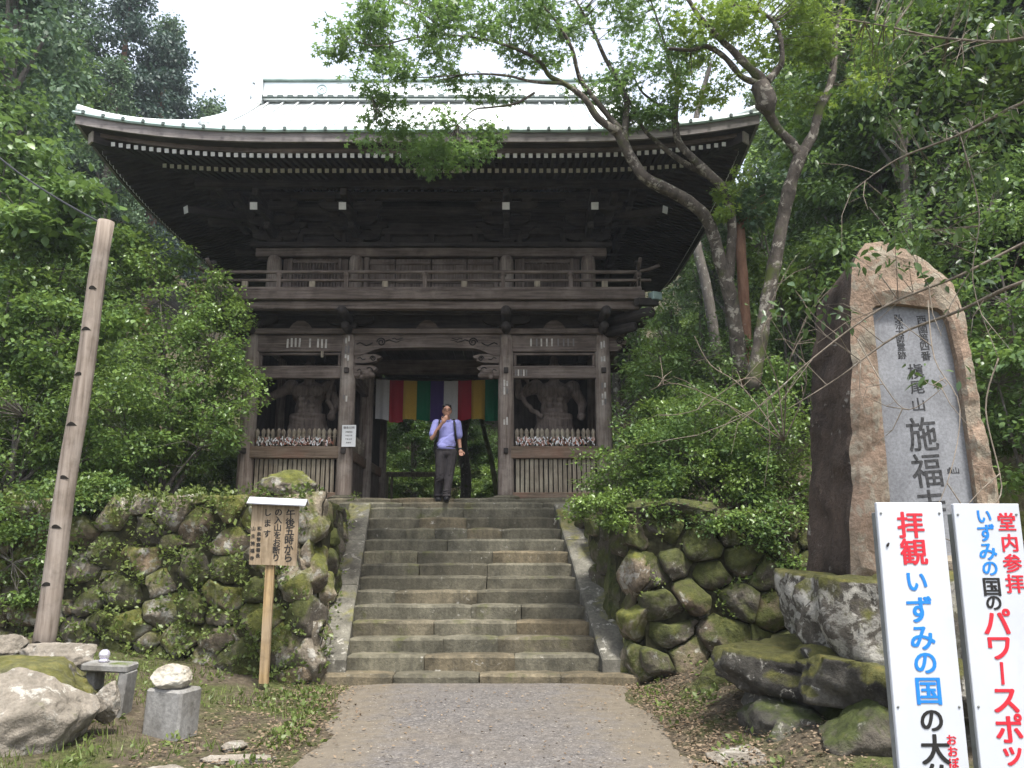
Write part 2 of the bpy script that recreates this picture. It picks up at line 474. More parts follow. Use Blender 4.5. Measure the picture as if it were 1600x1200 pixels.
c = mix(nt, ramp(nt, spk, [(0.70, 0.0), (0.73, 0.7)]), c, (0.45, 0.41, 0.34))
nt.links.new(c, b.inputs['Base Color']); b.inputs['Roughness'].default_value = 0.9
bump(nt, b, mix(nt, 0.5, vo.outputs['Distance'], n2), 0.5, 0.012)
asphalt = m
pme = mb.mesh('path', [asphalt], True)
pme.attributes.new('wear', 'FLOAT', 'POINT').data.foreach_set('value', edge_w)
link('path', pme, kind='structure')

# ================================================================ the staircase
RISE, RUN, Y0, Z0 = 0.185, 0.32, 10.5, 0.12
def rough_block(x0, x1, y0, y1, z0, z1, seed, ch=0.026, seg=0.14, amp=0.011):
    """a dressed stone block with softened, slightly uneven edges"""
    n = max(2, int((x1 - x0) / seg))
    rings = []
    for i in range(n + 1):
        x = x0 + (x1 - x0) * i / n
        e = 0.0 if 0 < i < n else ch
        pr = [(y0, z0), (y0 + 0.002, z1 - ch * 1.3), (y0 + ch, z1), (y1, z1), (y1, z0)]
        pts = []
        for y, z in pr:
            d = Vector((fbm((x * 3 + seed, y * 3, z * 3)), fbm((x * 3, y * 3 + seed, z * 3)), fbm((x * 3, y * 3, z * 3 + seed)))) * amp
            q = Vector((x + (0.0), y + (e if y == y0 else 0), z - (e * 0.6 if z == z1 else 0))) + d
            pts.append(q)
        rings.append(pts)
    mb = MB(); mb.tube_rings(rings)
    return mb
stair = thing('stone_staircase', 'broad flight of worn grey stone steps climbing from the path to the gate', 'stairs', (0, 0, 0))
joints = [[-1.0, 0.05, 1.05], [-.62, .52], [-.38, .34], [-.5, .62, .62], [.02, .72], [-1.05, .12], [.28], [-.72, .32], [-.75, .42], [-.28], [-.95, -.48, .05, .62], [-.75, .05], [-.72, .02], [-.6, .45]]
for i in range(13):
    z1, y0 = Z0 + i * RISE, Y0 + i * RUN
    mid = stair_mid(y0)
    hw = 2.02 if i == 0 else 1.60
    js = [-hw] + [j for j in joints[i] if abs(j) < hw] + [hw]
    for a, c_ in zip(js[:-1], js[1:]):
        if c_ - a < 0.05: continue
        mbk = rough_block(mid + a + 0.004, mid + c_ - 0.004, y0 + rng.uniform(-.006, .006), y0 + RUN + 0.10, z1 - RISE - 0.04, z1 + rng.uniform(-.005, .005), i * 7.3 + a)
        o = link('step_block', mbk.mesh('step_block', [step_stone]), stair)
# the two sloping cheek slabs
for sgn in (-1, 1):
    n = 10
    for k0, k1 in ((0, 4), (4, 7), (7, 10)) if sgn < 0 else ((0, 3), (3, 7), (7, 10)):
        rings = []
        for k in np.linspace(k0 + 0.03, k1 - 0.03, 5):
            t = k / n
            y = 10.66 + t * (14.38 - 10.66)
            z = Z0 + 0.235 + (y - 10.82) * RISE / RUN
            mid = stair_mid(y)
            a, c_ = (-1.97, -1.595) if sgn < 0 else (1.595, 1.97)
            e = 0.008 * fbm((y, sgn, 0), 2)
            rings.append([Vector((mid + a, y, z - 0.5)), Vector((mid + a + e, y, z - 0.02)), Vector((mid + a + 0.02, y, z + e)), Vector((mid + c_ - 0.02, y, z + e)), Vector((mid + c_ + e, y, z - 0.02)), Vector((mid + c_, y, z - 0.5))])
        mb = MB(); mb.tube_rings(rings)
        link('cheek_slab', mb.mesh('cheek_slab', [cheek_stone]), stair)
# landing kerbs at the head of the flight
for x0, x1 in ((-3.0, -1.9), (-1.9, -0.7), (-0.7, 0.55), (0.55, 1.9), (1.9, 2.6)):
    mbk = rough_block(x0 + .004, x1 - .004, 14.36, 14.72, 2.2, 2.43, x0 * 3)
    link('landing_kerb', mbk.mesh('landing_kerb', [step_stone]), stair)

# ================================================================ rubble walls
def clip_poly(poly, nx_, ny_, d):
    out = []
    for i in range(len(poly)):
        p, q = poly[i], poly[(i + 1) % len(poly)]
        a, c_ = p[0] * nx_ + p[1] * ny_ - d, q[0] * nx_ + q[1] * ny_ - d
        if a <= 0: out.append(p)
        if a * c_ < 0:
            t = a / (a - c_); out.append((p[0] + t * (q[0] - p[0]), p[1] + t * (q[1] - p[1])))
    return out

def cells(w, h, n, seed, relax=2, squash=1.25, small=0.25):
    r = random.Random(seed)
    P = [(r.uniform(0, w), r.uniform(0, h)) for _ in range(n)]
    wt = [(-0.075 if r.random() < small else r.uniform(0, 0.06)) for _ in P]
    def cell(i):
        poly = [(0, 0), (w, 0), (w, h), (0, h)]
        xi, yi = P[i]
        for j, (xj, yj) in enumerate(P):
            if i == j: continue
            a, c_ = (xj - xi), (yj - yi) * squash * squash
            d = 0.5 * ((xj * xj - xi * xi) + (yj * yj - yi * yi) * squash * squash + wt[i] - wt[j])
            poly = clip_poly(poly, a, c_, d)
            if len(poly) < 3: return []
        return poly
    for _ in range(relax):
        Q = []
        for i in range(n):
            c_ = cell(i)
            if not c_: Q.append(P[i]); continue
            Q.append((sum(p[0] for p in c_) / len(c_), sum(p[1] for p in c_) / len(c_)))
        P = Q
    return [c_ for c_ in (cell(i) for i in range(n)) if len(c_) >= 3]

def rock_from_cell(poly, seed, gap=0.02, bulge=0.2, nseg=30):
    """a rubble stone whose face fills one cell; returns MB in (s, depth, z), depth 0 at the joint bed, negative outwards"""
    cx = sum(p[0] for p in poly) / len(poly); cz = sum(p[1] for p in poly) / len(poly)
    rad = []
    for k in range(nseg):
        w = 2 * math.pi * k / nseg
        dx, dz = math.cos(w), math.sin(w)
        best = 1e9
        for i in range(len(poly)):
            p, q = poly[i], poly[(i + 1) % len(poly)]
            ex, ez = q[0] - p[0], q[1] - p[1]
            den = dx * ez - dz * ex
            if abs(den) < 1e-9: continue
            t = ((p[0] - cx) * ez - (p[1] - cz) * ex) / den
            s_ = ((p[0] - cx) * dz - (p[1] - cz) * dx) / den
            if t > 0 and -1e-6 <= s_ <= 1 + 1e-6: best = min(best, t)
        rad.append(best if best < 1e8 else 0.1)
    sm = [(rad[k - 1] + 2 * rad[k] + rad[(k + 1) % nseg]) / 4 for k in range(nseg)]
    rad = [max(0.03, .55 * a + .45 * min(a, c_ * 1.02) - gap) for a, c_ in zip(rad, sm)]
    mean = sum(rad) / nseg
    bl = min(bulge, mean * 0.75) * (0.8 + 0.5 * random.Random(seed).random())
    tx, tz = random.Random(seed + 1).uniform(-.18, .18), random.Random(seed + 2).uniform(-.12, .2)
    rings = []
    proud = random.Random(seed + 5).uniform(-.035, .03)
    rp = random.Random(seed + 9)
    cuts = [(rp.uniform(-1.2, 1.2), rp.uniform(-1.2, 1.2), rp.uniform(0, .7)) for _ in range(5)]
    for fr, dp in ((0.96, -0.6), (1.0, 0.05), (0.993, 0.5), (0.965, 0.82), (0.89, 0.97), (0.74, 1.0), (0.55, 1.01), (0.34, 1.02), (0.1, 1.02)):
        ring = []
        for k in range(nseg):
            w = 2 * math.pi * k / nseg
            x, z = cx + math.cos(w) * rad[k] * fr, cz + math.sin(w) * rad[k] * fr
            q = Vector((x, 0, z))
            n_ = fbm(q + Vector((seed, 0, 0)), 3.2, 3) * 0.085 + fbm(q + Vector((0, seed, 0)), 9, 3) * 0.04
            for ca, cb, cc in cuts:
                n_ += max(0.0, ca * (x - cx) + cb * (z - cz) - cc * mean * .35) * .55
            # facets: broad flat breaks on the face
            fc = max(0.0, mnoise.noise(q * 2.4 + Vector((seed * 3, 1, 2)))) * 0.10 * fr
            d = -proud - bl * dp + (tx * (x - cx) + tz * (z - cz)) * (0.5 if dp > .4 else 0) + (n_ + fc) * min(1, mean * 2.2) * (1 if dp > 0 else 0)
            ring.append(Vector((x + n_ * 0.25, d, z + n_ * 0.2)))
        rings.append(ring)
    mb = MB(); mb.tube_rings(rings)
    return mb

def rubble_wall(name, label, A, B, h0, z0, n, seed, mat, mat2, gap=0.006, bulge=0.20, small=0.25, extra=None, hfun=None):
    """stones laid from A to B (plan points), facing the right-hand side of that run"""
    A, B = Vector((*A, 0)), Vector((*B, 0))
    L = (B - A).length; d = (B - A) / L; nrm = Vector((d.y, -d.x, 0))
    root = thing(name, label, 'stone wall', (A.x, A.y, z0)); root['kind'] = 'thing'
    M3 = Matrix(((d.x, -nrm.x, 0), (d.y, -nrm.y, 0), (0, 0, 1)))
    for i, poly in enumerate(cells(L, h0, n, seed, small=small)):
        r_ = random.Random(seed * 100 + i)
        mb = rock_from_cell(poly, seed * 10 + i * 1.7, gap, bulge)
        cx = sum(p[0] for p in poly) / len(poly); cz = sum(p[1] for p in poly) / len(poly)
        batter = 0.10 * (1 - cz / h0)
        o_ = Vector((cx, 0, cz))
        mb.v = [tuple(M3 @ (Vector(p) - o_)) for p in mb.v]
        me = mb.mesh('stone', [mat if r_.random() < 0.6 else mat2], True)
        link('stone', me, root, M3 @ Vector((cx, -batter, cz)))
    mb = MB()
    e = nrm * -1
    for k in range(1):
        P_ = [d * .12 + e * -.035 + Vector((0, 0, -0.3)), d * (L - .12) + e * -.035 + Vector((0, 0, -0.3)), d * (L - .12) + e * 0.35 + Vector((0, 0, -0.3)), d * .12 + e * 0.35 + Vector((0, 0, -0.3))]
        T_ = [p + Vector((0, 0, h0 + 0.22)) for p in P_]
        mb.add(P_ + T_, [(0, 3, 2, 1), (4, 5, 6, 7), (0, 1, 5, 4), (1, 2, 6, 5), (2, 3, 7, 6), (3, 0, 4, 7)])
    link('earth_core', mb.mesh('earth_core', [earth_dark]), root)
    return root

earth_dark = plain('dark_joint_earth', (0.05, 0.048, 0.026), 0.95, 0.1, var=0.4)
lw = rubble_wall('stone_wall', 'mossy rubble stone wall left of the steps behind the wooden notice board', (-8.9, wall_y(-8.9)), (-2.47, wall_y(-2.47)), 2.28, 0.0, 120, 3, wall_stone, wall_stone2, gap=0.002, bulge=0.13, small=0.4)
lr = rubble_wall('stone_wall', 'overgrown side wall running up along the left edge of the steps', (edge_left(10.5) - .02, 10.5), (edge_left(14.3) - .02, 14.3), 2.28, 0.0, 26, 5, wall_stone, wall_stone2, bulge=0.1)
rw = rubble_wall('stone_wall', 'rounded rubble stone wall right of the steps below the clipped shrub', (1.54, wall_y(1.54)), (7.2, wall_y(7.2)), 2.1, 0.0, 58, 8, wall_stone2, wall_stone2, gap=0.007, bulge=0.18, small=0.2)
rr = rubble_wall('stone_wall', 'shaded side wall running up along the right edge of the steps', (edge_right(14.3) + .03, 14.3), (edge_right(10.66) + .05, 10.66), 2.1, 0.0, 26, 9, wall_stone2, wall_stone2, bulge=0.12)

def boulder(name, label, cat, c, s, mat, seed, rot=(0, 0, 0), sub=5, lump=0.22, cuts=11, flat_top=None, group=None):
    """a broken rock: a ball cut by random planes and roughened"""
    bm = bmesh.new()
    bmesh.ops.create_icosphere(bm, subdivisions=sub, radius=1)
    r_ = random.Random(seed)
    planes = [(Vector((r_.gauss(0, 1), r_.gauss(0, 1), r_.gauss(0, .8))).normalized(), r_.uniform(0.55, 0.86)) for _ in range(cuts)]
    if flat_top: planes.append((Vector((0, 0, 1)), flat_top))
    for v_ in bm.verts:
        p = v_.co.copy()
        for n_, d in planes:
            k = p.dot(n_) - d
            if k > 0: p -= n_ * k * 0.985
        p *= 1 + lump * 0.45 * fbm(p + Vector((seed, 0, 0)), 1.6, 3)
        p += p.normalized() * (0.05 * fbm(p + Vector((0, seed, 0)), 5, 4) - .05 * max(0, .12 - (lambda w_: w_[1] - w_[0])(mnoise.voronoi(p * 1.7 + Vector((seed, 3, 0)))[0])) * 3)
        v_.co = Vector((p.x * s[0], p.y * s[1], p.z * s[2]))
    me = bpy.data.meshes.new(name)
    bm.to_mesh(me); bm.free()
    me.materials.append(mat)
    me.polygons.foreach_set('use_smooth', [True] * len(me.polygons))
    o = link(name, me, None, c, rot)
    return tag(o, label, cat, group)
# ================================================================ the two-storeyed gate
GX, GY, GZ = -1.59, 15.0, 2.52
gate = thing('temple_gate', 'two-storeyed old timber temple gate with sweeping copper roof above the steps', 'gate', (GX, GY, GZ))
def G(u, v, ly):
    p = at(u, v, GY + ly); return Vector((p.x - GX, ly, p.z - GZ))

# --- stone floor of the gate
for i in range(7):
    x0 = -3.9 + i * 7.8 / 7
    mbk = rough_block(x0 + .004, x0 + 7.8 / 7 - .004, -0.36, 0.5, -0.30, 0.0, i * 3.3)
    link('floor_slab', mbk.mesh('floor_slab', [step_stone]), gate)
mb = MB(); mb.box((0, 2.4, -0.16), (7.8, 3.8, 0.30)); link('floor_core', mb.mesh('floor_core', [step_stone]), gate)

# --- columns
def column_mesh(r, h, mat, tap=0.95):
    mb = MB()
    n = 20
    prof = [(r * 0.99, 0), (r, 0.05), (r, h * 0.5), (r * tap, h - 0.12), (r * tap * 0.86, h)]
    rings = []
    for rr_, z in prof:
        rings.append([Vector((rr_ * math.cos(2 * math.pi * k / n), rr_ * math.sin(2 * math.pi * k / n), z)) for k in range(n)])
    mb.tube_rings(rings)
    me = mb.mesh('column', [mat])
    for p in me.polygons: p.use_smooth = len(p.vertices) == 4
    return me
LCX = (-3.29, -1.48, 1.48, 3.29)
cm = column_mesh(0.15, 3.06, post_wood)
basem = MB(); basem.lathe([(0.26, -0.03), (0.27, 0.02), (0.22, 0.05), (0.18, 0.06)], 18)
base_me = basem.mesh('column_base', [step_stone])
for y in (0.0, 2.0, 4.0):
    for x in LCX:
        c_ = link('column', cm, gate, (x, y, 0.03), (0, 0, rng.uniform(0, 6)))
        link('column_base', base_me, gate, (x, y, 0.0))

# --- lower front: beams, transoms, railings of the two statue bays
def swirl(cx, cz, r0, turns, sgn, y, rr_=0.012):
    pts = []
    for k in range(int(18 * turns) + 1):
        w = k / 18 * 2 * math.pi; r = r0 * (1 - 0.8 * k / (18 * turns))
        pts.append((cx + sgn * r * math.cos(w), y, cz + r * math.sin(w)))
    return pts
for s in (-1, 1):
    xa, xb = sorted((s * 1.48, s * 3.29)); mx = (xa + xb) / 2; w = xb - xa - 0.26
    cbox('head_beam', (mx, 0, 2.895), (w + .1, 0.17, 0.32), wood_x, gate)
    cbox('lintel', (mx, 0, 2.33), (w + .08, 0.14, 0.20), wood_x, gate)
    for zz in (2.70, 2.452): cbox('transom_frame', (mx, -0.01, zz), (w + .02, 0.07, 0.045), wood_x, gate)
    for xx in (xa + .17, xb - .17): cbox('transom_frame', (xx, -0.01, 2.575), (0.05, 0.068, 0.20), wood_z, gate)
    for k in range(1, 4): cbox('transom_wire', (xa + (xb - xa) * k / 4, 0.03, 2.575), (0.006, 0.006, 0.2), dwood_z, gate, ch=0.001)
    cbox('waist_rail', (mx, -0.035, 0.84), (w + .12, 0.16, 0.22), rail_wood, gate)
    cbox('sill_beam', (mx, 0, 0.06), (w + .08, 0.15, 0.11), rail_wood, gate)
    # upright slats below the rail, each a plank of its own
    ns = 17
    for k in range(ns):
        x = xa + .17 + (xb - xa - .34) * (k + .5) / ns
        cbox('slat', (x, -0.02 + rng.uniform(-.006, .006), 0.42), (0.068 + rng.uniform(-.006, .004), 0.035, 0.63), slat_wood, gate, (0, rng.uniform(-.012, .012), 0), 0.006)
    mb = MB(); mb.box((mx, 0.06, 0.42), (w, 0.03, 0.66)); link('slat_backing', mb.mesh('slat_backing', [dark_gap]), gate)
    # turned fence finials above the rail
    fin = MB(); fin.lathe([(0.028, 0.0), (0.03, 0.16), (0.042, 0.18), (0.028, 0.205), (0.036, 0.225), (0.044, 0.255), (0.038, 0.29), (0.02, 0.32), (0.006, 0.335)], 10)
    finm = fin.mesh('finial', [slat_wood], True)
    for k in range(16):
        x = xa + .20 + (xb - xa - .40) * k / 15
        link('finial', finm, gate, (x, -0.03, 0.955 + rng.uniform(-.006, .006)), (rng.uniform(-.03, .03), rng.uniform(-.04, .04), 0))
    # votive paper strips tied all along the fence (too small to pick apart one by one)
    mb = MB()
    for k in range(210):
        x = xa + .19 + (xb - xa - .38) * rng.random(); z = .985 + 0.13 * rng.random()
        h = rng.uniform(.018, .048); wd = rng.uniform(.010, .018)
        q = Euler((rng.uniform(-.5, .5), rng.uniform(-.8, .8), rng.uniform(-.6, .6))).to_matrix()
        c0 = Vector((x, -0.075 - 0.03 * rng.random(), z))
        vs = [c0 + q @ Vector(p) for p in ((-wd / 2, 0, -h), (wd / 2, .006, -h), (wd * .6, 0, 0), (-wd * .6, .004, 0), (-wd / 2, .012, h * .7), (wd / 2, .006, h * .7))]
        mb.add(vs, [(0, 1, 2, 3), (3, 2, 5, 4)], 0 if rng.random() < .5 else 1 + int(rng.random() * 2))
    link('tied_paper_strips', mb.mesh('tied_paper_strips', [paper, plain('pinkish_paper', (0.62, 0.42, 0.36), .8), plain('rust_cord', (0.34, 0.14, 0.09), .8)]), gate, kind='stuff')
    # alcove: back wall boards, ceiling, outer side wall
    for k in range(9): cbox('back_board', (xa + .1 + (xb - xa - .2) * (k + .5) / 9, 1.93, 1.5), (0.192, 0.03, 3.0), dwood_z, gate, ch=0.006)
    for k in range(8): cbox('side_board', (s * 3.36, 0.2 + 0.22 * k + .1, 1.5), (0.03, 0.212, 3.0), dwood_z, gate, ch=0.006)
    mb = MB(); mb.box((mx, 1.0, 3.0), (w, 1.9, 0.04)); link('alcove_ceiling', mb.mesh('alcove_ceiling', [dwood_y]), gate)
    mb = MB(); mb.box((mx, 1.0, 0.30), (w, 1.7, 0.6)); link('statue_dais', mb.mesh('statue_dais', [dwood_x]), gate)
    # the passage side of the alcove: wainscot, rail and finials
    xi = s * 1.48
    for y0 in (0.0, 2.0):
        cbox('passage_rail', (xi, y0 + 1.0, 0.84), (0.14, 1.72, 0.2), rail_wood, gate)
        cbox('passage_beam', (xi, y0 + 1.0, 2.33), (0.13, 1.72, 0.2), wood_y, gate)
        cbox('passage_head_beam', (xi, y0 + 1.0, 2.895), (0.15, 1.72, 0.32), wood_y, gate)
        for k in range(9): cbox('wainscot_board', (xi, y0 + .17 + 1.66 * (k + .5) / 9, 0.38), (0.04, 0.178, 0.74), wood_z, gate, ch=0.005)
    for k in range(9): cbox('passage_board', (xi, 2.17 + 1.66 * (k + .5) / 9, 1.6), (0.03, 0.182, 1.35), dwood_z, gate, ch=0.005)
    for k in range(8): link('finial', finm, gate, (xi, .25 + 1.5 * k / 7, 0.945))
    # rear outer wall boards
    for k in range(9): cbox('rear_board', (xa + .1 + (xb - xa - .2) * (k + .5) / 9, 4.0, 1.5), (0.19, 0.03, 3.0), dwood_z, gate, ch=0.006)
    # carved cloud nosing where the head beam pokes past the outer column
    mb = MB()
    prof = [(0, .14), (.14, .16), (.26, .12), (.33, .04), (.30, -.03), (.22, -.02), (.24, -.09), (.14, -.15), (0, -.15)]
    mb.tube_rings([[Vector((s * px_, yy, pz)) for px_, pz in (prof if s > 0 else prof)] for yy in (-.07, .07)])
    link('carved_nosing', mb.mesh('carved_nosing', [wood_x]), gate, (s * 3.42, 0, 2.9))
    mb = MB(); mb.tube(swirl(s * .2, .04, .075, 1.6, s, -.074), .011, 6); link('carved_scroll', mb.mesh('carved_scroll', [dark_gap]), gate, (s * 3.42, 0, 2.9))
# cross tenon pegs on the front columns
for x in LCX:
    for z in (2.36, 0.86):
        cbox('tenon_peg', (x, -0.165, z), (0.085, 0.07, 0.10), dwood_x, gate, ch=0.008)

# --- centre bay: arched rainbow beam with carved scrolls
mb = MB()
n = 28
top, bot = [], []
for k in range(n + 1):
    t = k / n; x = -1.36 + 2.72 * t
    zt = 3.06; e = abs(2 * t - 1)
    zb = 2.80 - 0.14 * sstep(0.62, 0.98, e) + 0.012 * math.cos(e * 3)
    top.append((x, zt)); bot.append((x, zb))
for yy0, yy1 in ((-0.11, 0.11),):
    o = len(mb.v)
    for (x, zt), (_, zb) in zip(top, bot):
        mb.v += [(x, yy0, zb), (x, yy0, zt), (x, yy1, zt), (x, yy1, zb)]
    for k in range(n):
        a, c_ = o + 4 * k, o + 4 * k + 4
        for i in range(4): mb.f.append((a + i, c_ + i, c_ + (i + 1) % 4, a + (i + 1) % 4)); mb.m.append(0)
link('rainbow_beam', mb.mesh('rainbow_beam', [wood_x]), gate)
for s in (-1, 1):
    mb = MB()
    mb.tube(swirl(s * .86, 2.91, .085, 1.7, s, -.115), .012, 6)
    mb.tube([(s * (1.32 - .06 * k), -.115, 2.87 + .03 * math.sin(k * 1.5)) for k in range(6)], .011, 6)
    mb.tube([(s * (.78 - .07 * k), -.115, 2.93 + .025 * math.sin(k * 1.7)) for k in range(6)], [.012, .011, .01, .008, .006, .003], 6)
    mb.tube([(s * (.66 - .05 * k), -.115, 2.97 + .02 * math.sin(k * 2.1)) for k in range(5)], .008, 6)
    link('carved_scroll', mb.mesh('carved_scroll', [dark_gap]), gate)
    # carved bracket under the beam end, two stacked cloud lobes and a lion-like knob
    for (w_, h_, z_) in ((0.50, 0.17, 2.60), (0.42, 0.21, 2.37)):
        mb = MB()
        prof = [(0, .5), (.75, .5), (1.0, .28), (.92, .05), (.80, -.02), (.86, -.2), (.62, -.42), (.3, -.5), (0, -.5)]
        mb.tube_rings([[Vector((s * (1.35 - px_ * w_), yy, z_ + pz * h_)) for px_, pz in prof] for yy in (-.085, -.07, .07, .085)])
        link('carved_bracket', mb.mesh('carved_bracket', [wood_x]), gate)
        mb = MB(); mb.tube(swirl(s * (1.35 - w_ * .68), z_, h_ * .32, 1.5, s, -.088), .011, 6)
        mb.tube([(s * (1.3 - .05 * k), -.088, z_ + .03 * math.sin(k * 2)) for k in range(4)], .009, 6)
        link('carved_scroll', mb.mesh('carved_scroll', [dark_gap]), gate)
    mb = MB()
    mb.ball((s * 1.12, -.06, 2.31), (.13, .12, .1)); mb.ball((s * 1.02, -.10, 2.27), (.07, .08, .06)); mb.ball((s * 1.18, -.13, 2.35), .05); mb.ball((s * 1.06, -.13, 2.36), .045); mb.ball((s * 1.2, -.1, 2.24), .05); mb.box((s * 1.27, 0, 2.3), (.25, .1, .14))
    blob('carved_beast_head', mb, [wood_x], gate, 0.014, 2)
cbox('passage_lintel', (0, 2.0, 2.9), (2.7, .16, .3), wood_x, gate)
cbox('passage_lintel', (0, 4.0, 2.9), (2.7, .16, .3), wood_x, gate)
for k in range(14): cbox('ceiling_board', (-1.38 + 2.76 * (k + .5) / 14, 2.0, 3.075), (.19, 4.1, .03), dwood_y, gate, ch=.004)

# --- plate above the columns and the brackets that carry the balcony
cbox('wall_plate', (0, 0, 3.115), (7.1, .34, .10), wood_x, gate)
cbox('wall_plate', (-3.29, 2.2, 3.115), (.34, 4.06, .10), wood_y, gate)
cbox('wall_plate', (3.29, 2.2, 3.115), (.34, 4.06, .10), wood_y, gate)
for x in (-2.385, 0, 2.385):        # frog-leg struts
    mb = MB()
    prof = [(-.22, 0), (-.15, .10), (-.05, .17), (.05, .17), (.15, .10), (.22, 0)]
    mb.tube_rings([[Vector((px_, yy, pz)) for px_, pz in prof] for yy in (-.12, -.02)])
    link('frog_leg_strut', mb.mesh('frog_leg_strut', [wood_x]), gate, (x, 0, 3.166))
def bracket_arm(L, sec=(0.12, 0.15)):
    mb = MB()
    prof = [(-L / 2, .075), (-L / 2, -.0), (-L / 2 + .08, -.055), (-L / 2 + .2, -.075), (L / 2 - .2, -.075), (L / 2 - .08, -.055), (L / 2, 0), (L / 2, .075)]
    mb.tube_rings([[Vector((px_, yy, pz)) for px_, pz in prof] for yy in (-sec[0] / 2, sec[0] / 2)])
    return mb
def bearing_block(s=.20):
    mb = MB(); h = .13
    mb.tube_rings([[Vector((x * r_, y * r_, z)) for x, y in ((-1, -1), (1, -1), (1, 1), (-1, 1))] for r_, z in ((s * .36, -h / 2), (s * .5, -h * .1), (s * .5, h / 2))])
    return mb
blk = bearing_block().mesh('bearing_block', [dwood_x])
blk_big = bearing_block(.30).mesh('bearing_block', [dwood_x])
arm_s, arm_m, arm_l = (bracket_arm(l).mesh('bracket_arm', [dwood_x]) for l in (.62, .9, 1.2))
lgt = MB(); lgt.tube([(0, 0, 0), (0, -.94, 0), (0, -1.0, 0), (0, -1.03, 0)], [.095, .095, .085, .05], 14)
log_me = lgt.mesh('rounded_arm', [dwood_y], True)
for x in LCX:
    link('bearing_block', blk_big, gate, (x, 0, 3.23))
    link('bracket_arm', arm_m, gate, (x, -.02, 3.345))
    for dx in (-.34, 0, .34): link('bearing_block', blk, gate, (x + dx, -.02, 3.47), scale=(.8, .8, .7))
    link('rounded_arm', log_me, gate, (x, .18, 3.33))
    link('rounded_arm', log_me, gate, (x, .32, 3.14), scale=(.9, .80, .9))
for s in (-1, 1):
    for y in (0.0, 2.0, 4.0):
        link('rounded_arm', log_me, gate, (s * 3.11, y, 3.31), (0, 0, s * math.pi / 2))
    link('rounded_arm', log_me, gate, (s * 3.2, .1, 3.29), (0, 0, s * math.pi / 4), (1.15, 1.28, 1.15))
    link('rounded_arm', log_me, gate, (s * 3.2, .1, 3.10), (0, 0, s * math.pi / 4), (1, .9, 1))
cbox('bracket_wall', (0, .10, 3.36), (6.9, .05, .42), dwood_x, gate)
cbox('balcony_joist_beam', (0, -.30, 3.46), (7.3, .12, .14), dwood_x, gate)
# balcony: edge beams, floor boards
BX, BY0, BY1 = 3.95, -.70, 4.70
cbox('balcony_edge_beam', (0, BY0 + .04, 3.445), (2 * BX - .1, .14, .15), wood_x, gate)
cbox('balcony_floor_edge', (0, BY0 - .04, 3.615), (2 * BX + .1, .16, .165), wood_x, gate)
for s in (-1, 1):
    cbox('balcony_edge_beam', (s * (BX - .1), 2.05, 3.44), (.14, 5.2, .15), wood_y, gate)
    cbox('balcony_floor_edge', (s * (BX - .02), 2.08, 3.61), (.16, 5.3, .16), wood_y, gate)
for k in range(5): cbox('balcony_floor_board', (0, BY0 + .08 + .19 * k, 3.655), (2 * BX - .1, .185, .04), dwood_x, gate, ch=.004)
for k in range(4):
    for s in (-1, 1): cbox('balcony_floor_board', (s * (3.80 - .17 * k), 2.6, 3.655), (.165, 4.2, .042), dwood_y, gate, ch=.004)
cbox('copper_cap', (BX + .25, BY0 + .02, 3.62), (.2, .16, .15), copper_edge, gate, (0, 0, .5))
cbox('corner_beam_end', (BX + .08, BY0 - .02, 3.5), (.5, .14, .14), dwood_x, gate, (0, -.15, .6))
# balcony railing
ry = BY0 - .02
cbox('bottom_rail', (0, ry, 3.745), (2 * BX, .09, .075), wood_x, gate)
cbox('middle_rail', (0, ry, 3.915), (2 * BX + .36, .055, .05), wood_x, gate)
def curved_rail(L, e=.32, up_=.13):
    mb = MB(); pts = []
    n = 40
    for k in range(n + 1):
        x = -L + 2 * L * k / n
        pts.append((x, 0, up_ * max(0, (abs(x) - (L - e * 1.6)) / (e * 1.6)) ** 2))
    mb.tube(pts, .034, 10); return mb.mesh('top_rail', [wood_x], True)
link('top_rail', curved_rail(BX + .34), gate, (0, ry, 4.075))
postm = MB(); postm.box((0, 0, .05), (.075, .075, .30)); postm.lathe([(.05, .2), (.06, .235), (.055, .27), (.03, .29)], 12)
post_me = postm.mesh('rail_post', [wood_z])
for x in (-3.9, -2.66, -1.43, 0, 1.43, 2.66, 3.9): link('rail_post', post_me, gate, (x, ry, 3.79))
for x in (-3.28, -2.05, -.72, .72, 2.05, 3.28): cbox('rail_block', (x, ry, 3.84), (.11, .06, .115), slat_wood, gate, ch=.006)
for s in (-1, 1):
    x = s * (BX - .05)
    cbox('bottom_rail', (x, 2.0, 3.746), (.09, 5.3, .074), wood_y, gate)
    cbox('middle_rail', (x, 1.98, 3.916), (.054, 5.7, .05), wood_y, gate)
    link('top_rail', curved_rail(3.0), gate, (x, 2.0, 4.10), (0, 0, math.pi / 2))
    for y in (.6, 1.9, 3.2, 4.5): link('rail_post', post_me, gate, (x, y, 3.79))
    for y in (0, 1.25, 2.55, 3.85): cbox('rail_block', (x, y, 3.84), (.06, .11, .115), slat_wood, gate, ch=.006)
    mb = MB(); mb.tube([(0, 0, 0), (0, 0, .34), (s * -.02, -.01, .42)], [.045, .04, .03], 10); mb.ball((s * -.02, -.01, .45), .055)
    link('corner_post', mb.mesh('corner_post', [dwood_z], True), gate, (s * 3.9, ry, 3.8))

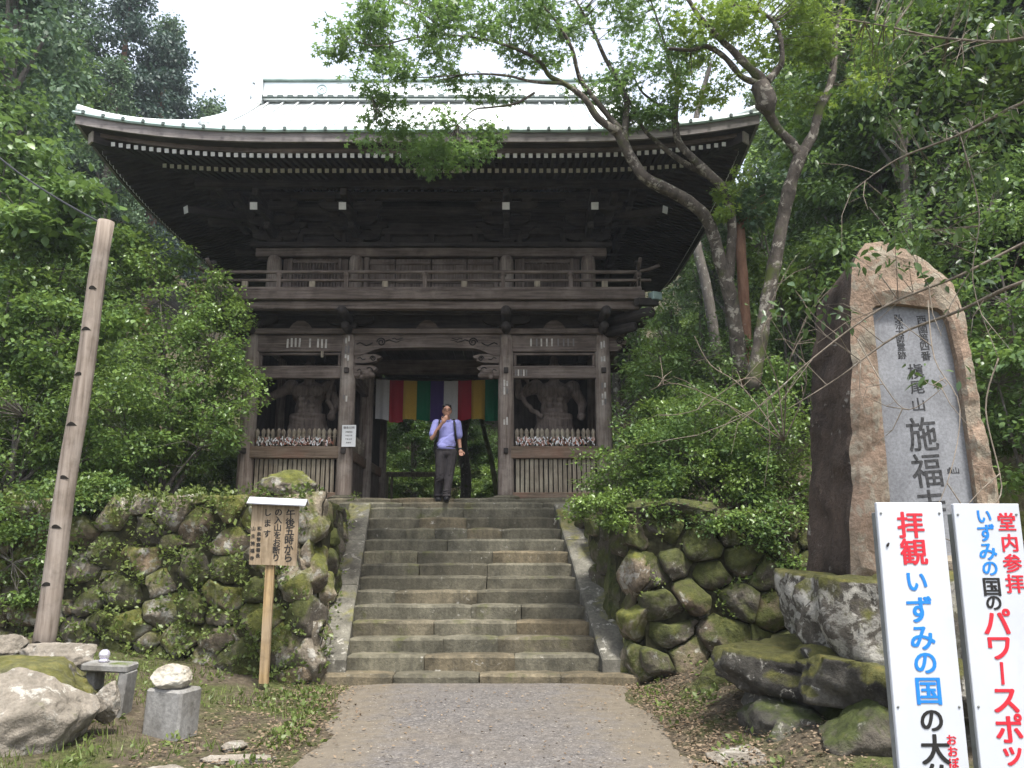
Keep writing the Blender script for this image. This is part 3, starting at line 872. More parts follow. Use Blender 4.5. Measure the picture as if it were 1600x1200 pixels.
# --- upper storey: columns, plank walls, lattices, head beam
UY = .35
UCX = (-3.09, -1.48, 1.48, 3.09)
um = column_mesh(.145, 1.1, post_wood, .97)
for y in (UY, UY + 3.3):
    for x in UCX: link('upper_column', um, gate, (x, y, 3.66))
cbox('upper_head_beam', (0, UY, 4.83), (6.9, .20, .18), wood_x, gate)
cbox('upper_wall_plate', (0, UY, 4.965), (7.1, .36, .09), dwood_x, gate)
cbox('upper_sill', (0, UY - .01, 3.75), (6.2, .14, .12), wood_x, gate)
for s in (-1, 1):
    cbox('upper_head_beam', (s * 3.09, UY + 1.75, 4.83), (.2, 3.3, .18), dwood_y, gate)
    for k in range(12): cbox('upper_wall_board', (s * 3.09, UY + .17 + 3.0 * (k + .5) / 12, 4.28), (.04, .245, .93), dwood_z, gate, ch=.004)
    for k in range(8): cbox('upper_wall_board', (s * 2.285 - .64 + 1.28 * (k + .5) / 8, UY + .05, 4.28), (.155, .03, .94), wood_z, gate, ch=.005)
    for xx in (s * 2.285 - .48, s * 2.285 + .48): cbox('lattice_frame', (xx, UY + .01, 4.27), (.07, .06, .92), wood_z, gate)
    cbox('lattice_frame', (s * 2.285, UY + .008, 4.66), (.90, .058, .06), wood_x, gate)
    for k in range(14): cbox('lattice_bar', (s * 2.285 - .42 + .84 * (k + .5) / 14, UY + .005, 4.24), (.022, .04, .80), wood_z, gate, ch=.003)
for k in range(4):
    cbox('door_leaf', (-1.06 + .705 * k, UY + .04, 4.27), (.69, .05, .92), wood_z, gate)
    for dz in (-.36, -.02, .36): cbox('door_batten', (-1.06 + .705 * k, UY + .005, 4.27 + dz), (.66, .03, .06), wood_x, gate)
for x in (-1.27, 1.27): cbox('door_post', (x, UY, 4.28), (.1, .1, .95), wood_z, gate)
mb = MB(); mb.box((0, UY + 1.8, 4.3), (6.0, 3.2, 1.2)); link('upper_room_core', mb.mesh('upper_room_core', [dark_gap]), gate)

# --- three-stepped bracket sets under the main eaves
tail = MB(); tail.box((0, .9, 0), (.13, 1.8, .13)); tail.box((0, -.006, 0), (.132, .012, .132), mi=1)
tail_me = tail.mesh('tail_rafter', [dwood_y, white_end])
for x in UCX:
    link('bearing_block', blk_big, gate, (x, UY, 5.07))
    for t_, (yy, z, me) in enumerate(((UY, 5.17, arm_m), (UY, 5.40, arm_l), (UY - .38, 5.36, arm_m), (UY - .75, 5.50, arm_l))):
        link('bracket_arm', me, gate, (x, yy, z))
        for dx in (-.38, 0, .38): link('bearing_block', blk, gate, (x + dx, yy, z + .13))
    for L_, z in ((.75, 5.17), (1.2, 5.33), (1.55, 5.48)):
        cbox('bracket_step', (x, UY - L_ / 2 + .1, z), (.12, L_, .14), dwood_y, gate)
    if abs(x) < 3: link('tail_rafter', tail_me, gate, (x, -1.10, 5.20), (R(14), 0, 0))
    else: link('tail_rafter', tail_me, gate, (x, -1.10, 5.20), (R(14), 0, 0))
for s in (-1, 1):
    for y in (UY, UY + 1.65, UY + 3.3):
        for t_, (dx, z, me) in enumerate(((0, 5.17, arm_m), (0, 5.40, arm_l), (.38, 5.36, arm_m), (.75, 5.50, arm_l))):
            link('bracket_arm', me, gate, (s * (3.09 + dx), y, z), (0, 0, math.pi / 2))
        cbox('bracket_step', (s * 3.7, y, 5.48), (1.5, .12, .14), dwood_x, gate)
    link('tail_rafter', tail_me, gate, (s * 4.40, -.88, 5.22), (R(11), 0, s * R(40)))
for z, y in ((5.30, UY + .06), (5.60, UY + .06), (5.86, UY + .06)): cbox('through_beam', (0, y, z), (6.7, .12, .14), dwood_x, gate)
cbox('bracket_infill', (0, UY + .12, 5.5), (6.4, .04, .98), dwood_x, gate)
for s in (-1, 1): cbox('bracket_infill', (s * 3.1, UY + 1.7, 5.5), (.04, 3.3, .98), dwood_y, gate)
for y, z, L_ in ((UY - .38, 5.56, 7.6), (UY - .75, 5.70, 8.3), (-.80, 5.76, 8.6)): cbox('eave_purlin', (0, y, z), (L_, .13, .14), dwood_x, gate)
for s in (-1, 1):
    for x, z in ((3.5, 5.56), (3.87, 5.70)): cbox('eave_purlin', (s * x, 2.0, z), (.13, 5.6, .14), dwood_y, gate)
for k in range(7):            # carved panels and clouds under the bracket band
    x = -2.6 + 5.2 * k / 6
    if min(abs(x - c_) for c_ in UCX) > .2: cbox('strut', (x, UY - .02, 5.12), (.12, .1, .22), dwood_z, gate)

# --- eaves: everything follows the upward sweep at the corners
HX, HY, CY = 5.745, 4.4, 2.0
def lift(x, y):
    wx = max(0, min(1.05, (abs(x) - 2.4) / (HX - 2.4))); wy = max(0, min(1.05, (abs(y - CY) - 1.2) / (HY - 1.2)))
    return 0.33 * wx ** 2.1 * wy ** 2.1
def sweep(prof, closed=True, n=36):
    """run a profile of (inset, height) round the eaves"""
    rings = []
    for (x0, y0), (x1, y1) in ((((-1, -1)), (1, -1)), ((1, -1), (1, 1)), ((1, 1), (-1, 1)), ((-1, 1), (-1, -1))):
        for k in range(n):
            t = k / n
            fx, fy = x0 + (x1 - x0) * t, y0 + (y1 - y0) * t
            l_ = lift(fx * HX, CY + fy * HY)
            ring = []
            for a, z in prof:
                fall = max(0, 1 - a / 3.2)
                flare = .10 * (l_ / .33) if a < .3 else 0
                ring.append(Vector((fx * (HX - a), CY + fy * (HY - a + flare * 0), z + l_ * fall)))
            rings.append(ring)
    rings.append(rings[0])
    mb = MB(); o = 0; m_ = len(prof)
    for r_ in rings: mb.v += [tuple(p) for p in r_]
    for i in range(len(rings) - 1):
        for k in range(m_ if closed else m_ - 1):
            k2 = (k + 1) % m_
            mb.f.append((i * m_ + k, (i + 1) * m_ + k, (i + 1) * m_ + k2, i * m_ + k2)); mb.m.append(0)
    return mb
grey_fascia = wood('grey_fascia_board', 'x', (0.14, 0.125, 0.12), (0.23, 0.21, 0.20))
link('fascia_board', sweep([(0, 5.775), (0, 5.935), (.06, 5.935), (.06, 5.775)]).mesh('fascia_board', [grey_fascia]), gate)
link('under_eave_board', sweep([(.05, 5.77), (.055, 5.84), (.30, 5.83), (.30, 5.79), (.22, 5.76)]).mesh('under_eave_board', [dwood_x]), gate)
link('rafter_tie', sweep([(.21, 5.685), (.21, 5.80), (.30, 5.80), (.30, 5.69)]).mesh('rafter_tie', [wood_x]), gate)
link('lower_rafter_tie', sweep([(.96, 5.775), (.96, 5.85), (1.05, 5.86), (1.05, 5.78)]).mesh('lower_rafter_tie', [dwood_x]), gate)
link('soffit_board', sweep([(.24, 5.705), (1.03, 5.90), (1.03, 5.80), (2.95, 6.27), (2.95, 6.34), (1.0, 5.98), (.24, 5.82)]).mesh('soffit_board', [dwood_x]), gate)
link('copper_eave_roll', sweep([(-.035, 5.937), (-.05, 5.965), (-.035, 5.995), (.0, 6.005), (.05, 5.985), (.05, 5.937)]).mesh('copper_eave_roll', [copper_edge]), gate)
rm = MB(); rm.box((0, .5, 0), (.066, 1, .07)); 
rm.v.append  # rafter running back from its painted end
rm.add([(-.034, -.003, -.036), (.034, -.003, -.036), (.034, -.003, .036), (-.034, -.003, .036), (-.034, .012, -.036), (.034, .012, -.036), (.034, .012, .036), (-.034, .012, .036)],
       [(0, 1, 2, 3), (0, 4, 5, 1), (1, 5, 6, 2), (2, 6, 7, 3), (3, 7, 4, 0)], 1)
raf_me = rm.mesh('rafter', [dwood_y, white_end])
def place_rafter(p, q, me=raf_me):
    d = q - p; L = d.length
    rot = Vector((0, 1, 0)).rotation_difference(d)
    o = link('rafter', me, gate)
    # keep the section upright: yaw then pitch
    yaw = math.atan2(-d.x, d.y); pit = math.asin(d.z / L)
    o.location = p; o.rotation_euler = Euler((pit, 0, yaw), 'XYZ'); o.scale = (1, L, 1)
    return o
def fly_z(a): return 5.645 + .24 * (a - .25)
def base_z(a): return 5.735 + .25 * (a - 1.0)
def raf_pts(s_along, a0, a1, zf, side):
    """side 0 front, +-1 right/left; s_along is the coordinate along the eave"""
    out = []
    for a in (a0, a1):
        if side == 0: x, y = s_along, CY - HY + a
        else: x, y = side * (HX - a), s_along
        fx = s_along if side == 0 else side * HX
        fy = CY - HY if side == 0 else s_along
        out.append(Vector((x, y, zf(a) + lift(fx, fy) * max(0, 1 - a / 3.2))))
    return out
extra_raf = MB()
for k in range(80):
    x = -5.19 + 10.38 * k / 79
    a1 = min(1.3, HX - abs(x) - .02)
    if a1 > .35: place_rafter(*raf_pts(x, .23, a1, fly_z, 0))
for k in range(71):
    x = -4.62 + 9.24 * k / 70
    a1 = min(2.7, HX - abs(x) - .02)
    if a1 > 1.05: place_rafter(*raf_pts(x, .97, a1, base_z, 0))
for s in (-1, 1):
    for k in range(62):
        y = CY - HY + .56 + .132 * k
        a1 = min(1.3, y - (CY - HY) - .02, CY + HY - y - .02)
        if a1 > .3: place_rafter(*raf_pts(y, .23, a1, fly_z, s))
    for k in range(58):
        y = CY - HY + 1.12 + .132 * k
        a1 = min(2.7, y - (CY - HY) - .02, CY + HY - y - .02)
        if a1 > 1.05:
            p, q = raf_pts(y, .97, a1, base_z, s)
            c_ = (p + q) / 2; d = q - p
            extra_raf.box(c_, (d.length, .066, .07), (0, -math.atan2(d.z, d.x) if d.x > 0 else math.atan2(d.z, -d.x), 0))
link('side_rafter_rows', extra_raf.mesh('side_rafter_rows', [dwood_x]), gate, kind='stuff')
for s in (-1, 1):                 # hip rafters with pale ends
    l_ = .33
    p, q = Vector((s * (HX - .20), CY - HY + .20, 5.61 + l_)), Vector((s * 3.0, UY - .0, 6.05))
    d = q - p
    mb = MB(); mb.box((0, .5, 0), (.17, 1, .19)); mb.box((0, -.004, 0), (.175, .008, .195), mi=1)
    o = link('hip_rafter', mb.mesh('hip_rafter', [dwood_y, wood('pale_beam_end', 'z', (.22, .19, .16), (.34, .30, .26))]), gate, p, (math.asin(d.z / d.length), 0, math.atan2(-d.x, d.y)), (1, d.length, 1))

dk = plain('dark_copper_line', (.10, .13, .12), .6)
# --- roof: hipped skirt with a gable above, concave copper slopes
XG = 4.17
def prof_z(t): return 5.985 + 3.10 * (.74 * t + .26 * t * t)
def roof_z(x, y):
    a = HY - abs(y - CY); b_ = HX - abs(x)
    d = a if abs(x) <= XG else min(a, b_)
    return prof_z(max(d, 0) / HY) + lift(x, y) * max(0, 1 - d / 3.2)
xs = sorted(set([round(v_, 3) for v_ in list(np.linspace(-HX, -XG - .001, 14)) + [-XG] + list(np.linspace(-XG, XG, 40)) + list(np.linspace(XG + .001, HX, 14))]))
ys = list(np.linspace(CY - HY, CY + HY, 41))
mb = MB()
for y in ys:
    for x in xs: mb.v.append((x, y, roof_z(x, y)))
nx_ = len(xs)
for j in range(len(ys) - 1):
    for i in range(nx_ - 1):
        mb.f.append((j * nx_ + i, j * nx_ + i + 1, (j + 1) * nx_ + i + 1, (j + 1) * nx_ + i)); mb.m.append(0)
roof = link('roof', mb.mesh('roof', [copper]), gate)
# standing battens down the front slope, hips and verges
def batten(pts, r_=.03):
    mb = MB(); mb.tube(pts, r_, 6); return mb
for k in range(34):
    x = -5.6 + 11.2 * k / 33
    amax = HY if abs(x) < XG else HX - abs(x)
    pts = [(x, CY - HY + a - .03, roof_z(x, CY - HY + a) + .012) for a in np.linspace(0, amax, 12)]
    link('roof_batten', batten(pts, .022).mesh('roof_batten', [copper_edge if False else copper]), roof)
for k in range(34):
    x = -5.6 + 11.2 * k / 33
    cbox('batten_end', (x, CY - HY - .045, 5.985 + lift(x, CY - HY)), (.05, .05, .07), dk, roof, ch=.006)
for s in (-1, 1):
    pts = [(s * (HX - t), CY - HY + t, roof_z(s * (HX - t), CY - HY + t) + .05) for t in np.linspace(0, HX - XG, 10)]
    link('hip_ridge', batten(pts, .09).mesh('hip_ridge', [copper], True), roof)
    for sy in (-1, 1):
        pts = [(s * (XG - .02), CY + sy * (HY - a), roof_z(s * XG, CY + sy * (HY - a)) + .08) for a in np.linspace(HX - XG - .2, HY, 14)]
        link('verge_ridge', batten(pts, .11).mesh('verge_ridge', [copper], True), roof)
    # gable triangle with bargeboard
    gp = [(s * (XG - .25), CY + sy * (HY - a), roof_z(s * (XG - .25), CY + sy * (HY - a)) - .03) for sy in (-1,) for a in np.linspace(1.3, HY, 10)]
    gp += [(x, 2 * CY - y, z) for x, y, z in reversed(gp[:-1])]
    mb = MB(); mb.add(gp, [tuple(range(len(gp)))]); link('gable_wall', mb.mesh('gable_wall', [dwood_z]), roof)
RZ = prof_z(1.0)
cbox('ridge', (0, CY, RZ + .17), (8.06, .42, .44), copper, roof, ch=.02)
cbox('ridge_cap', (0, CY, RZ + .41), (8.2, .56, .045), copper_edge, roof, ch=.01)
cbox('ridge_foot', (0, CY - .0, RZ + .005), (8.12, .52, .07), dk, roof, ch=.01)
for k in range(36): cbox('ridge_foot_tile', (-3.95 + 7.9 * k / 35, CY - .27, RZ + .01), (.09, .05, .06), copper, roof, ch=.008)
for x in (-2.7, 0, 2.7):
    mb = MB(); mb.tube([(x + .11 * math.cos(w), CY - .215, RZ + .19 + .11 * math.sin(w)) for w in np.linspace(0, 2 * math.pi, 25)], .012, 6, caps=False)
    mb.tube([(x - .05, CY - .215, RZ + .16), (x, CY - .215, RZ + .24), (x + .05, CY - .215, RZ + .16)], .012, 6)
    link('ridge_crest', mb.mesh('ridge_crest', [copper_edge]), roof)
for s in (-1, 1):
    mb = MB(); mb.box((s * 4.1, CY, RZ + .12), (.16, .62, .62)); mb.tube([(s * 4.1, CY, RZ + .38), (s * 4.2, CY, RZ + .47), (s * 4.34, CY, RZ + .5)], [.09, .07, .03], 8); mb.ball((s * 4.16, CY - .25, RZ - .06), .13); mb.ball((s * 4.16, CY + .25, RZ - .06), .13)
    link('ridge_end_ornament', mb.mesh('ridge_end_ornament', [copper]), roof)

# --- slips of paper pasted on beams and columns by pilgrims
def slip(x, z, w_, h_, y, mat=old_paper, rz=0.0):
    cbox('paper_slip', (x, y, z), (w_, .003, h_), mat, gate, (0, rz, 0), .0008)
for x0, n_ in ((-2.62, 4), (-2.2, 1), (-2.05, 3)):
    for k in range(n_): slip(x0 + .075 * k, 2.90 + rng.uniform(-.015, .01), .035, .17, -.0885, old_paper if rng.random() < .7 else grey_ink, rng.uniform(-.04, .04))
slip(-1.96, 2.68, .05, .12, -.095, slat_wood)
for k in range(5): slip(1.66 + .05 * k, 2.33, .028, .12, -.0725, old_paper if k % 2 else grey_ink)
for k in range(9): slip(1.95 + .1 * k + rng.uniform(-.02, .02), 2.91, .03, .15, -.0885, grey_ink if rng.random() < .8 else old_paper)
for x, zs in ((-1.48, (2.95, 2.75, 2.62, 1.85)), (1.48, (2.1, 1.98, 1.4)), (3.29, (2.85, 2.6, 2.1, 1.9, 1.75))):
    for z in zs:
        for dx in (-.03, .02): slip(x + dx, z + rng.uniform(-.03, .03), .032, rng.uniform(.08, .15), -.152 - abs(dx) * .1 , old_paper if rng.random() < .75 else grey_ink)
# ================================================================ lettering
_tx = {}
def glyphs(s, size, mat, bold=0.012, depth=0.0015):
    k = (s, round(size, 4), mat.name, bold)
    if k not in _tx:
        cu = bpy.data.curves.new('lettering', 'FONT')
        cu.body = s; cu.size = size; cu.align_x = 'CENTER'; cu.align_y = 'CENTER'
        cu.offset = 0; cu.extrude = depth; cu.resolution_u = 4
        o = bpy.data.objects.new('lettering', cu); COL.objects.link(o)
        dg = bpy.context.evaluated_depsgraph_get()
        me = bpy.data.meshes.new_from_object(o.evaluated_get(dg))
        bpy.data.objects.remove(o)
        # centre the drawn ink itself
        xs_ = [v_.co.x for v_ in me.vertices]; ys_ = [v_.co.y for v_ in me.vertices]
        if xs_:
            cx_, cy_ = (min(xs_) + max(xs_)) / 2, (min(ys_) + max(ys_)) / 2
            for v_ in me.vertices: v_.co.x -= cx_; v_.co.y -= cy_
        if bold > .004:                     # brush weight: lay the stroke down a few times, slightly shifted
            bm = bmesh.new()
            for n_, (ox, oy) in enumerate(((-1, -.5), (1, -.5), (-.6, .8), (.7, .8), (0, 0))):
                k0 = len(bm.verts); bm.from_mesh(me); bm.verts.ensure_lookup_table()
                for v_ in bm.verts[k0:]: v_.co += Vector((ox * bold * size * 1.1, oy * bold * size * .9, n_ * 1.2e-4))
            bm.to_mesh(me); bm.free()
        me.materials.clear(); me.materials.append(mat)
        _tx[k] = me
    return _tx[k]
def write(s, p, size, mat, parent, bold=0.012, rot=(math.pi / 2, 0, 0), sc=(1, 1, 1), depth=0.0015):
    return link('character', glyphs(s, size, mat, bold, depth), parent, p, rot, sc)

# ================================================================ things at the gate
# five-coloured curtain hung across the passage
CYv = 17.3
cur = thing('temple_curtain', 'five-coloured striped cloth curtain hung across the gate passage', 'curtain', tuple(at(680, 592, CYv)))
org = at(680, 592, CYv)
cols = [('white', (.55, .54, .55)), ('red', (.36, .035, .05)), ('yellow', (.50, .33, .06)), ('green', (.015, .14, .07)), ('purple', (.07, .045, .17))]
cmats = [plain(n_ + '_cloth', c_, .9, .1, var=.06, scale=40, bmp=.1) for n_, c_ in cols]
edges = [588, 609, 631, 652, 673, 694, 716, 737, 758, 780]
for k in range(9):
    mb = MB()
    x0, x1 = at(edges[k], 592, CYv).x - org.x, at(edges[k + 1], 592, CYv).x - org.x
    h = at(680, 655, CYv).z - org.z
    nn, mm = 8, 8
    for j in range(mm + 1):
        for i in range(nn + 1):
            x = x0 + (x1 - x0) * i / nn; t = j / mm
            y = (.03 * math.sin(x * 24 + .9 * math.sin(x * 7)) + .022 * math.sin(x * 47 + k)) * (.3 + .7 * t) + .05 * t * math.sin(k * 2.1)
            mb.v.append((x, y, h * t * (1 + .03 * math.sin(k * 1.7)) + .02 * math.sin(x * 9) * t - .05 * (1 - (x / 1.4) ** 2) * (1 - .3 * t)))
    for j in range(mm):
        for i in range(nn):
            a = j * (nn + 1) + i; mb.f.append((a, a + nn + 1, a + nn + 2, a + 1)); mb.m.append(0)
    link('cloth_stripe', mb.mesh('cloth_stripe', [cmats[k % 5]], True), cur)
mb = MB(); mb.tube([(-1.30, 0, .02), (1.30, 0, .02)], .014, 8); link('curtain_rod', mb.mesh('curtain_rod', [dwood_x]), cur)

# notice on the column left of the passage
p = at(545, 681, 14.835)
nt_ = thing('paper_notice', 'white printed paper notice fixed to the column left of the passage', 'notice', tuple(p))
cbox('sheet', (0, 0, 0), (.255, .004, .40), paper, nt_, ch=.001)
write('御朱印所', (0, -.0035, .15), .052, grey_ink, nt_)
for k, s_ in enumerate(('拝観時間', '午前八時', '午後五時', '施福寺')):
    write(s_, (0, -.0035, .07 - .065 * k), .032, grey_ink, nt_, .0)

# guardian statues in the two bays
def guardian(name, label, x, mirror, scarf):
    root = thing(name, label, 'statue', (GX + x, 15.85, GZ + .92), group=None)
    s = mirror
    b_ = MB()
    b_.ball((0, 0, .78), (.25, .20, .24)); b_.ball((0, -.05, .66), (.24, .20, .19))            # belly
    b_.ball((-.13, -.10, 1.08), (.17, .12, .13)); b_.ball((.13, -.10, 1.08), (.17, .12, .13))    # chest
    b_.ball((0, .0, 1.05), (.31, .17, .24))
    for k in range(3): b_.ball((-.09, -.22, .93 - .11 * k), (.075, .04, .05)); b_.ball((.09, -.22, .93 - .11 * k), (.075, .04, .05))
    capsule(b_, (0, -.02, 1.2), (0, -.06, 1.34), .10, .09)
    b_.ball((0, -.07, 1.47), (.125, .145, .16)); b_.ball((0, -.20, 1.45), (.035, .05, .04)); b_.ball((0, -.18, 1.38), (.07, .05, .035))
    b_.ball((-.06, -.19, 1.52), (.04, .03, .03)); b_.ball((.06, -.19, 1.52), (.04, .03, .03)); b_.ball((0, -.03, 1.66), (.08, .08, .09))
    b_.ball((-.13, -.05, 1.46), (.03, .04, .06)); b_.ball((.13, -.05, 1.46), (.03, .04, .06))
    # one arm lowered with fist, the other raised or bent
    b_.ball((-s * .33, 0, 1.16), (.14, .14, .14)); capsule(b_, (-s * .36, 0, 1.12), (-s * .50, -.02, .88), .105, .085); capsule(b_, (-s * .50, -.02, .88), (-s * .46, -.22, .66), .085, .055); b_.ball((-s * .46, -.24, .62), (.075, .08, .08))
    for k in range(4): capsule(b_, (-s * (.43 + .025 * k), -.30, .65), (-s * (.43 + .025 * k), -.29, .585), .018, .016, 6)
    b_.ball((s * .33, 0, 1.18), (.14, .14, .14)); capsule(b_, (s * .36, 0, 1.16), (s * .62, -.05, 1.02), .10, .08)
    if scarf: capsule(b_, (s * .62, -.05, 1.02), (s * .66, -.14, 1.34), .08, .055); hp = Vector((s * .66, -.16, 1.42))
    else: capsule(b_, (s * .62, -.05, 1.02), (s * .74, -.26, .88), .08, .055); hp = Vector((s * .77, -.32, .85))
    b_.ball(hp, (.06, .05, .075))
    for k in range(4): capsule(b_, hp + Vector((-.045 + .03 * k, 0, .05)), hp + Vector((-.055 + .037 * k, -.02, .14)), .017, .013, 6)
    capsule(b_, hp + Vector((.05 * s, -.01, 0)), hp + Vector((.10 * s, -.03, .05)), .018, .014, 6)
    for sx in (-1, 1):
        capsule(b_, (sx * .14, 0, .55), (sx * (.22), -.06, .28), .15, .11); capsule(b_, (sx * .22, -.06, .28), (sx * .24, .02, .05), .10, .065); b_.ball((sx * .26, -.08, .03), (.075, .15, .045))
    blob('body', b_, [statue_wood], root, .018, 3)
    sk = MB()
    sk.tube_rings([[Vector(((r_ + .022 * math.sin(9 * w + z * 14)) * math.cos(w) * 1.05, (r_ + .02 * math.sin(9 * w + z * 14)) * math.sin(w) * .85, z)) for w in np.linspace(0, 2 * math.pi, 41)[:-1]] for r_, z in ((.40, .22), (.37, .34), (.33, .46), (.30, .56), (.285, .63), (.26, .66))])
    for k in range(5): sk.tube([(.30 * math.sin(w), -.25 * math.cos(w) - .03, .61 - .06 * k - .07 * math.cos(w * 1.3 + .3 * s) ) for w in np.linspace(-1.5, 1.5, 13)], .032 - .002 * k, 8)
    sk.tube([(.29 * math.sin(w), -.24 * math.cos(w), .66) for w in np.linspace(-3.1, 3.1, 25)], .04, 8)
    blob('draped_skirt', sk, [statue_wood], root, .018, 2)
    sc_ = MB()
    if scarf:
        pts = [(s * .55, -.05, 1.45), (s * .45, -.1, 1.22), (s * .60, -.2, 1.0), (s * .48, -.22, .82), (s * .38, -.2, .72), (s * .22, -.28, .62)]
    else:
        pts = [(-s * .30, .05, 1.5), (-s * .42, -.04, 1.32), (-s * .40, -.16, 1.08), (-s * .36, -.2, .90), (-s * .5, -.2, .74)]
    sm_ = [Vector(pts[0])]
    for a, c_ in zip(pts[:-1], pts[1:]):
        for t in (.33, .66, 1.0): sm_.append(Vector(a).lerp(Vector(c_), t) + Vector((0, 0, .02 * math.sin(t * 6))))
    sc_.tube(sm_, .045, 8)
    blob('flying_scarf', sc_, [statue_wood], root, .016, 3)
    mb = MB()
    mb.ball((0, 0, -.02), (.42, .32, .10)); mb.ball((.2, -.1, .0), (.22, .2, .09)); mb.ball((-.22, -.05, .0), (.2, .2, .08))
    blob('rock_base', mb, [statue_wood], root, .025, 1)
    root.scale = (1.1, 1.0, 1.12)
    return root
guardian('guardian_statue', 'muscular carved wooden guardian statue in the bay left of the passage', -2.40, -1, False)
guardian('guardian_statue', 'dim carved wooden guardian statue with raised arm and scarf, right bay', 2.42, -1, True)

# the man coming out of the gate
def man():
    base = at(696, 787, 14.58)
    root = thing('person', 'person in lilac polo shirt and dark trousers leaving the gate, hand at mouth', 'person', (base.x, base.y, 2.435), (0, 0, R(6)))
    skin = plain('skin', (.42, .22, .145), .55, .4, var=.06, bmp=.05)
    hairm = plain('black_hair', (.02, .018, .017), .5, .4)
    shirt = plain('lilac_shirt', (.33, .33, .66), .85, .2, var=.10, scale=9, bmp=.2)
    trous = plain('dark_grey_trousers', (.042, .037, .038), .85, .2, var=.2, scale=8, bmp=.2)
    shoe = plain('black_shoes', (.018, .018, .02), .5, .4)
    # joints (image left is -x); facing -y
    hipL, hipR = Vector((-.095, 0, .90)), Vector((.095, 0, .90))
    knL, knR = Vector((-.105, -.06, .48)), Vector((.055, -.05, .47))
    anL, anR = Vector((-.13, .08, .09)), Vector((.01, -.16, .07))
    shL, shR = Vector((-.185, 0, 1.40)), Vector((.185, 0, 1.40))
    elL, haL = Vector((-.26, -.06, 1.13)), Vector((-.06, -.20, 1.42))
    elR, haR = Vector((.225, .03, 1.12)), Vector((.255, -.06, .89))
    b_ = MB()
    b_.ball((0, -.055, 1.63), (.076, .095, .115)); b_.ball((0, -.095, 1.555), (.05, .05, .045)); b_.ball((0, -.152, 1.617), (.016, .024, .024))
    b_.ball((-.078, -.04, 1.62), (.012, .022, .033)); b_.ball((.078, -.04, 1.62), (.012, .022, .033)); b_.ball((0, -.14, 1.572), (.024, .014, .010)); b_.ball((0, -.13, 1.655), (.055, .025, .014))
    capsule(b_, (0, -.03, 1.56), (0, 0, 1.42), .052, .062)
    b_.ball((0, 0, 1.22), (.145, .09, .24)); b_.ball((0, 0, .95), (.14, .095, .12)); capsule(b_, shL, shR, .055, .055)
    for a, e, h_, sgn in ((shL, elL, haL, -1), (shR, elR, haR, 1)):
        capsule(b_, a, e, .052, .042)
        d = (h_ - e).normalized(); wr = h_ - d * .05
        capsule(b_, e, wr, .042, .028)
        # palm and five fingers
        side = d.cross(Vector((0, -1, 0))).normalized() if abs(d.y) < .9 else Vector((1, 0, 0))
        nrm = side.cross(d)
        b_.ball(h_, (.042, .026, .048), rot=None)
        for k in range(4):
            off = side * (-.03 + .02 * k)
            l_ = (.07, .08, .076, .06)[k]
            k1 = h_ + off + d * .035; k2 = k1 + d * l_ * .5 + nrm * .012 * sgn; k3 = k2 + d * l_ * .38 + nrm * .03 * sgn
            capsule(b_, k1, k2, .0105, .0095, 7); capsule(b_, k2, k3, .0095, .0075, 7)
        t0 = h_ - side * .035; capsule(b_, t0, t0 - side * .03 + d * .03, .013, .011, 7); capsule(b_, t0 - side * .03 + d * .03, t0 - side * .025 + d * .062, .011, .009, 7)
    for a, e, f_ in ((hipL, knL, anL), (hipR, knR, anR)):
        capsule(b_, a, e, .082, .056); capsule(b_, e, f_, .054, .036)
    body = blob('body', b_, [skin], root, .009, 2)
    h = MB(); h.ball((0, -.03, 1.675), (.085, .10, .085)); h.ball((0, .005, 1.63), (.082, .085, .09)); h.ball((-.05, -.09, 1.715), (.04, .035, .025)); h.ball((.03, -.095, 1.72), (.05, .035, .022))
    blob('hair', h, [hairm], root, .009, 1)
    g = MB()
    for sx in (-1, 1): g.tube([(sx * .034 + .026 * math.cos(w), -.152, 1.635 + .019 * math.sin(w)) for w in np.linspace(0, 2 * math.pi, 13)], .0028, 5, caps=False)
    g.tube([(-.01, -.155, 1.638), (.01, -.155, 1.638)], .0028, 5)
    for sx in (-1, 1): g.tube([(sx * .06, -.15, 1.638), (sx * .082, -.03, 1.635)], .0026, 5)
    link('glasses', g.mesh('glasses', [shoe]), root)
    for sx in (-1, 1):
        e = MB(); e.ball((sx * .032, -.135, 1.634), (.012, .008, .007), 6); link('eye', e.mesh('eye', [hairm], True), root)
    s = MB()
    s.ball((0, 0, 1.25), (.185, .125, .22)); s.ball((0, -.01, 1.05), (.178, .125, .15)); s.ball((0, -.01, .96), (.172, .12, .06)); capsule(s, shL + Vector((0, 0, -.01)), shR + Vector((0, 0, -.01)), .078, .078)
    capsule(s, shL, shL.lerp(elL, .72), .082, .078); capsule(s, shR, shR.lerp(elR, .72), .082, .078)
    s.ball((-.06, -.10, .99), (.10, .04, .06)); s.ball((.07, -.09, 1.12), (.08, .045, .10))
    for k in range(7): capsule(s, (-.13 + .03 * k, -.115, 1.00 + .015 * k), (-.02 + .028 * k, -.122, 1.12 + .02 * k), .016, .008, 6)
    for k in range(4): capsule(s, (.15, -.08, 1.22 - .05 * k), (.05, -.125, 1.16 - .05 * k), .014, .007, 6)
    capsule(s, shL.lerp(elL, .2) + Vector((0, -.07, 0)), shL.lerp(elL, .6) + Vector((.03, -.07, 0)), .018, .01, 6)
    sh = blob('shirt', s, [shirt], root, .009, 2)
    c_ = MB(); c_.tube([(.072 * math.sin(w), -.045 * math.cos(w) - .015, 1.465 - .02 * math.cos(w)) for w in np.linspace(-2.9, 2.9, 19)], .016, 7); link('collar', c_.mesh('collar', [shirt], True), sh)
    t = MB()
    t.ball((0, 0, .93), (.168, .118, .085)); t.ball((0, 0, .86), (.172, .12, .10))
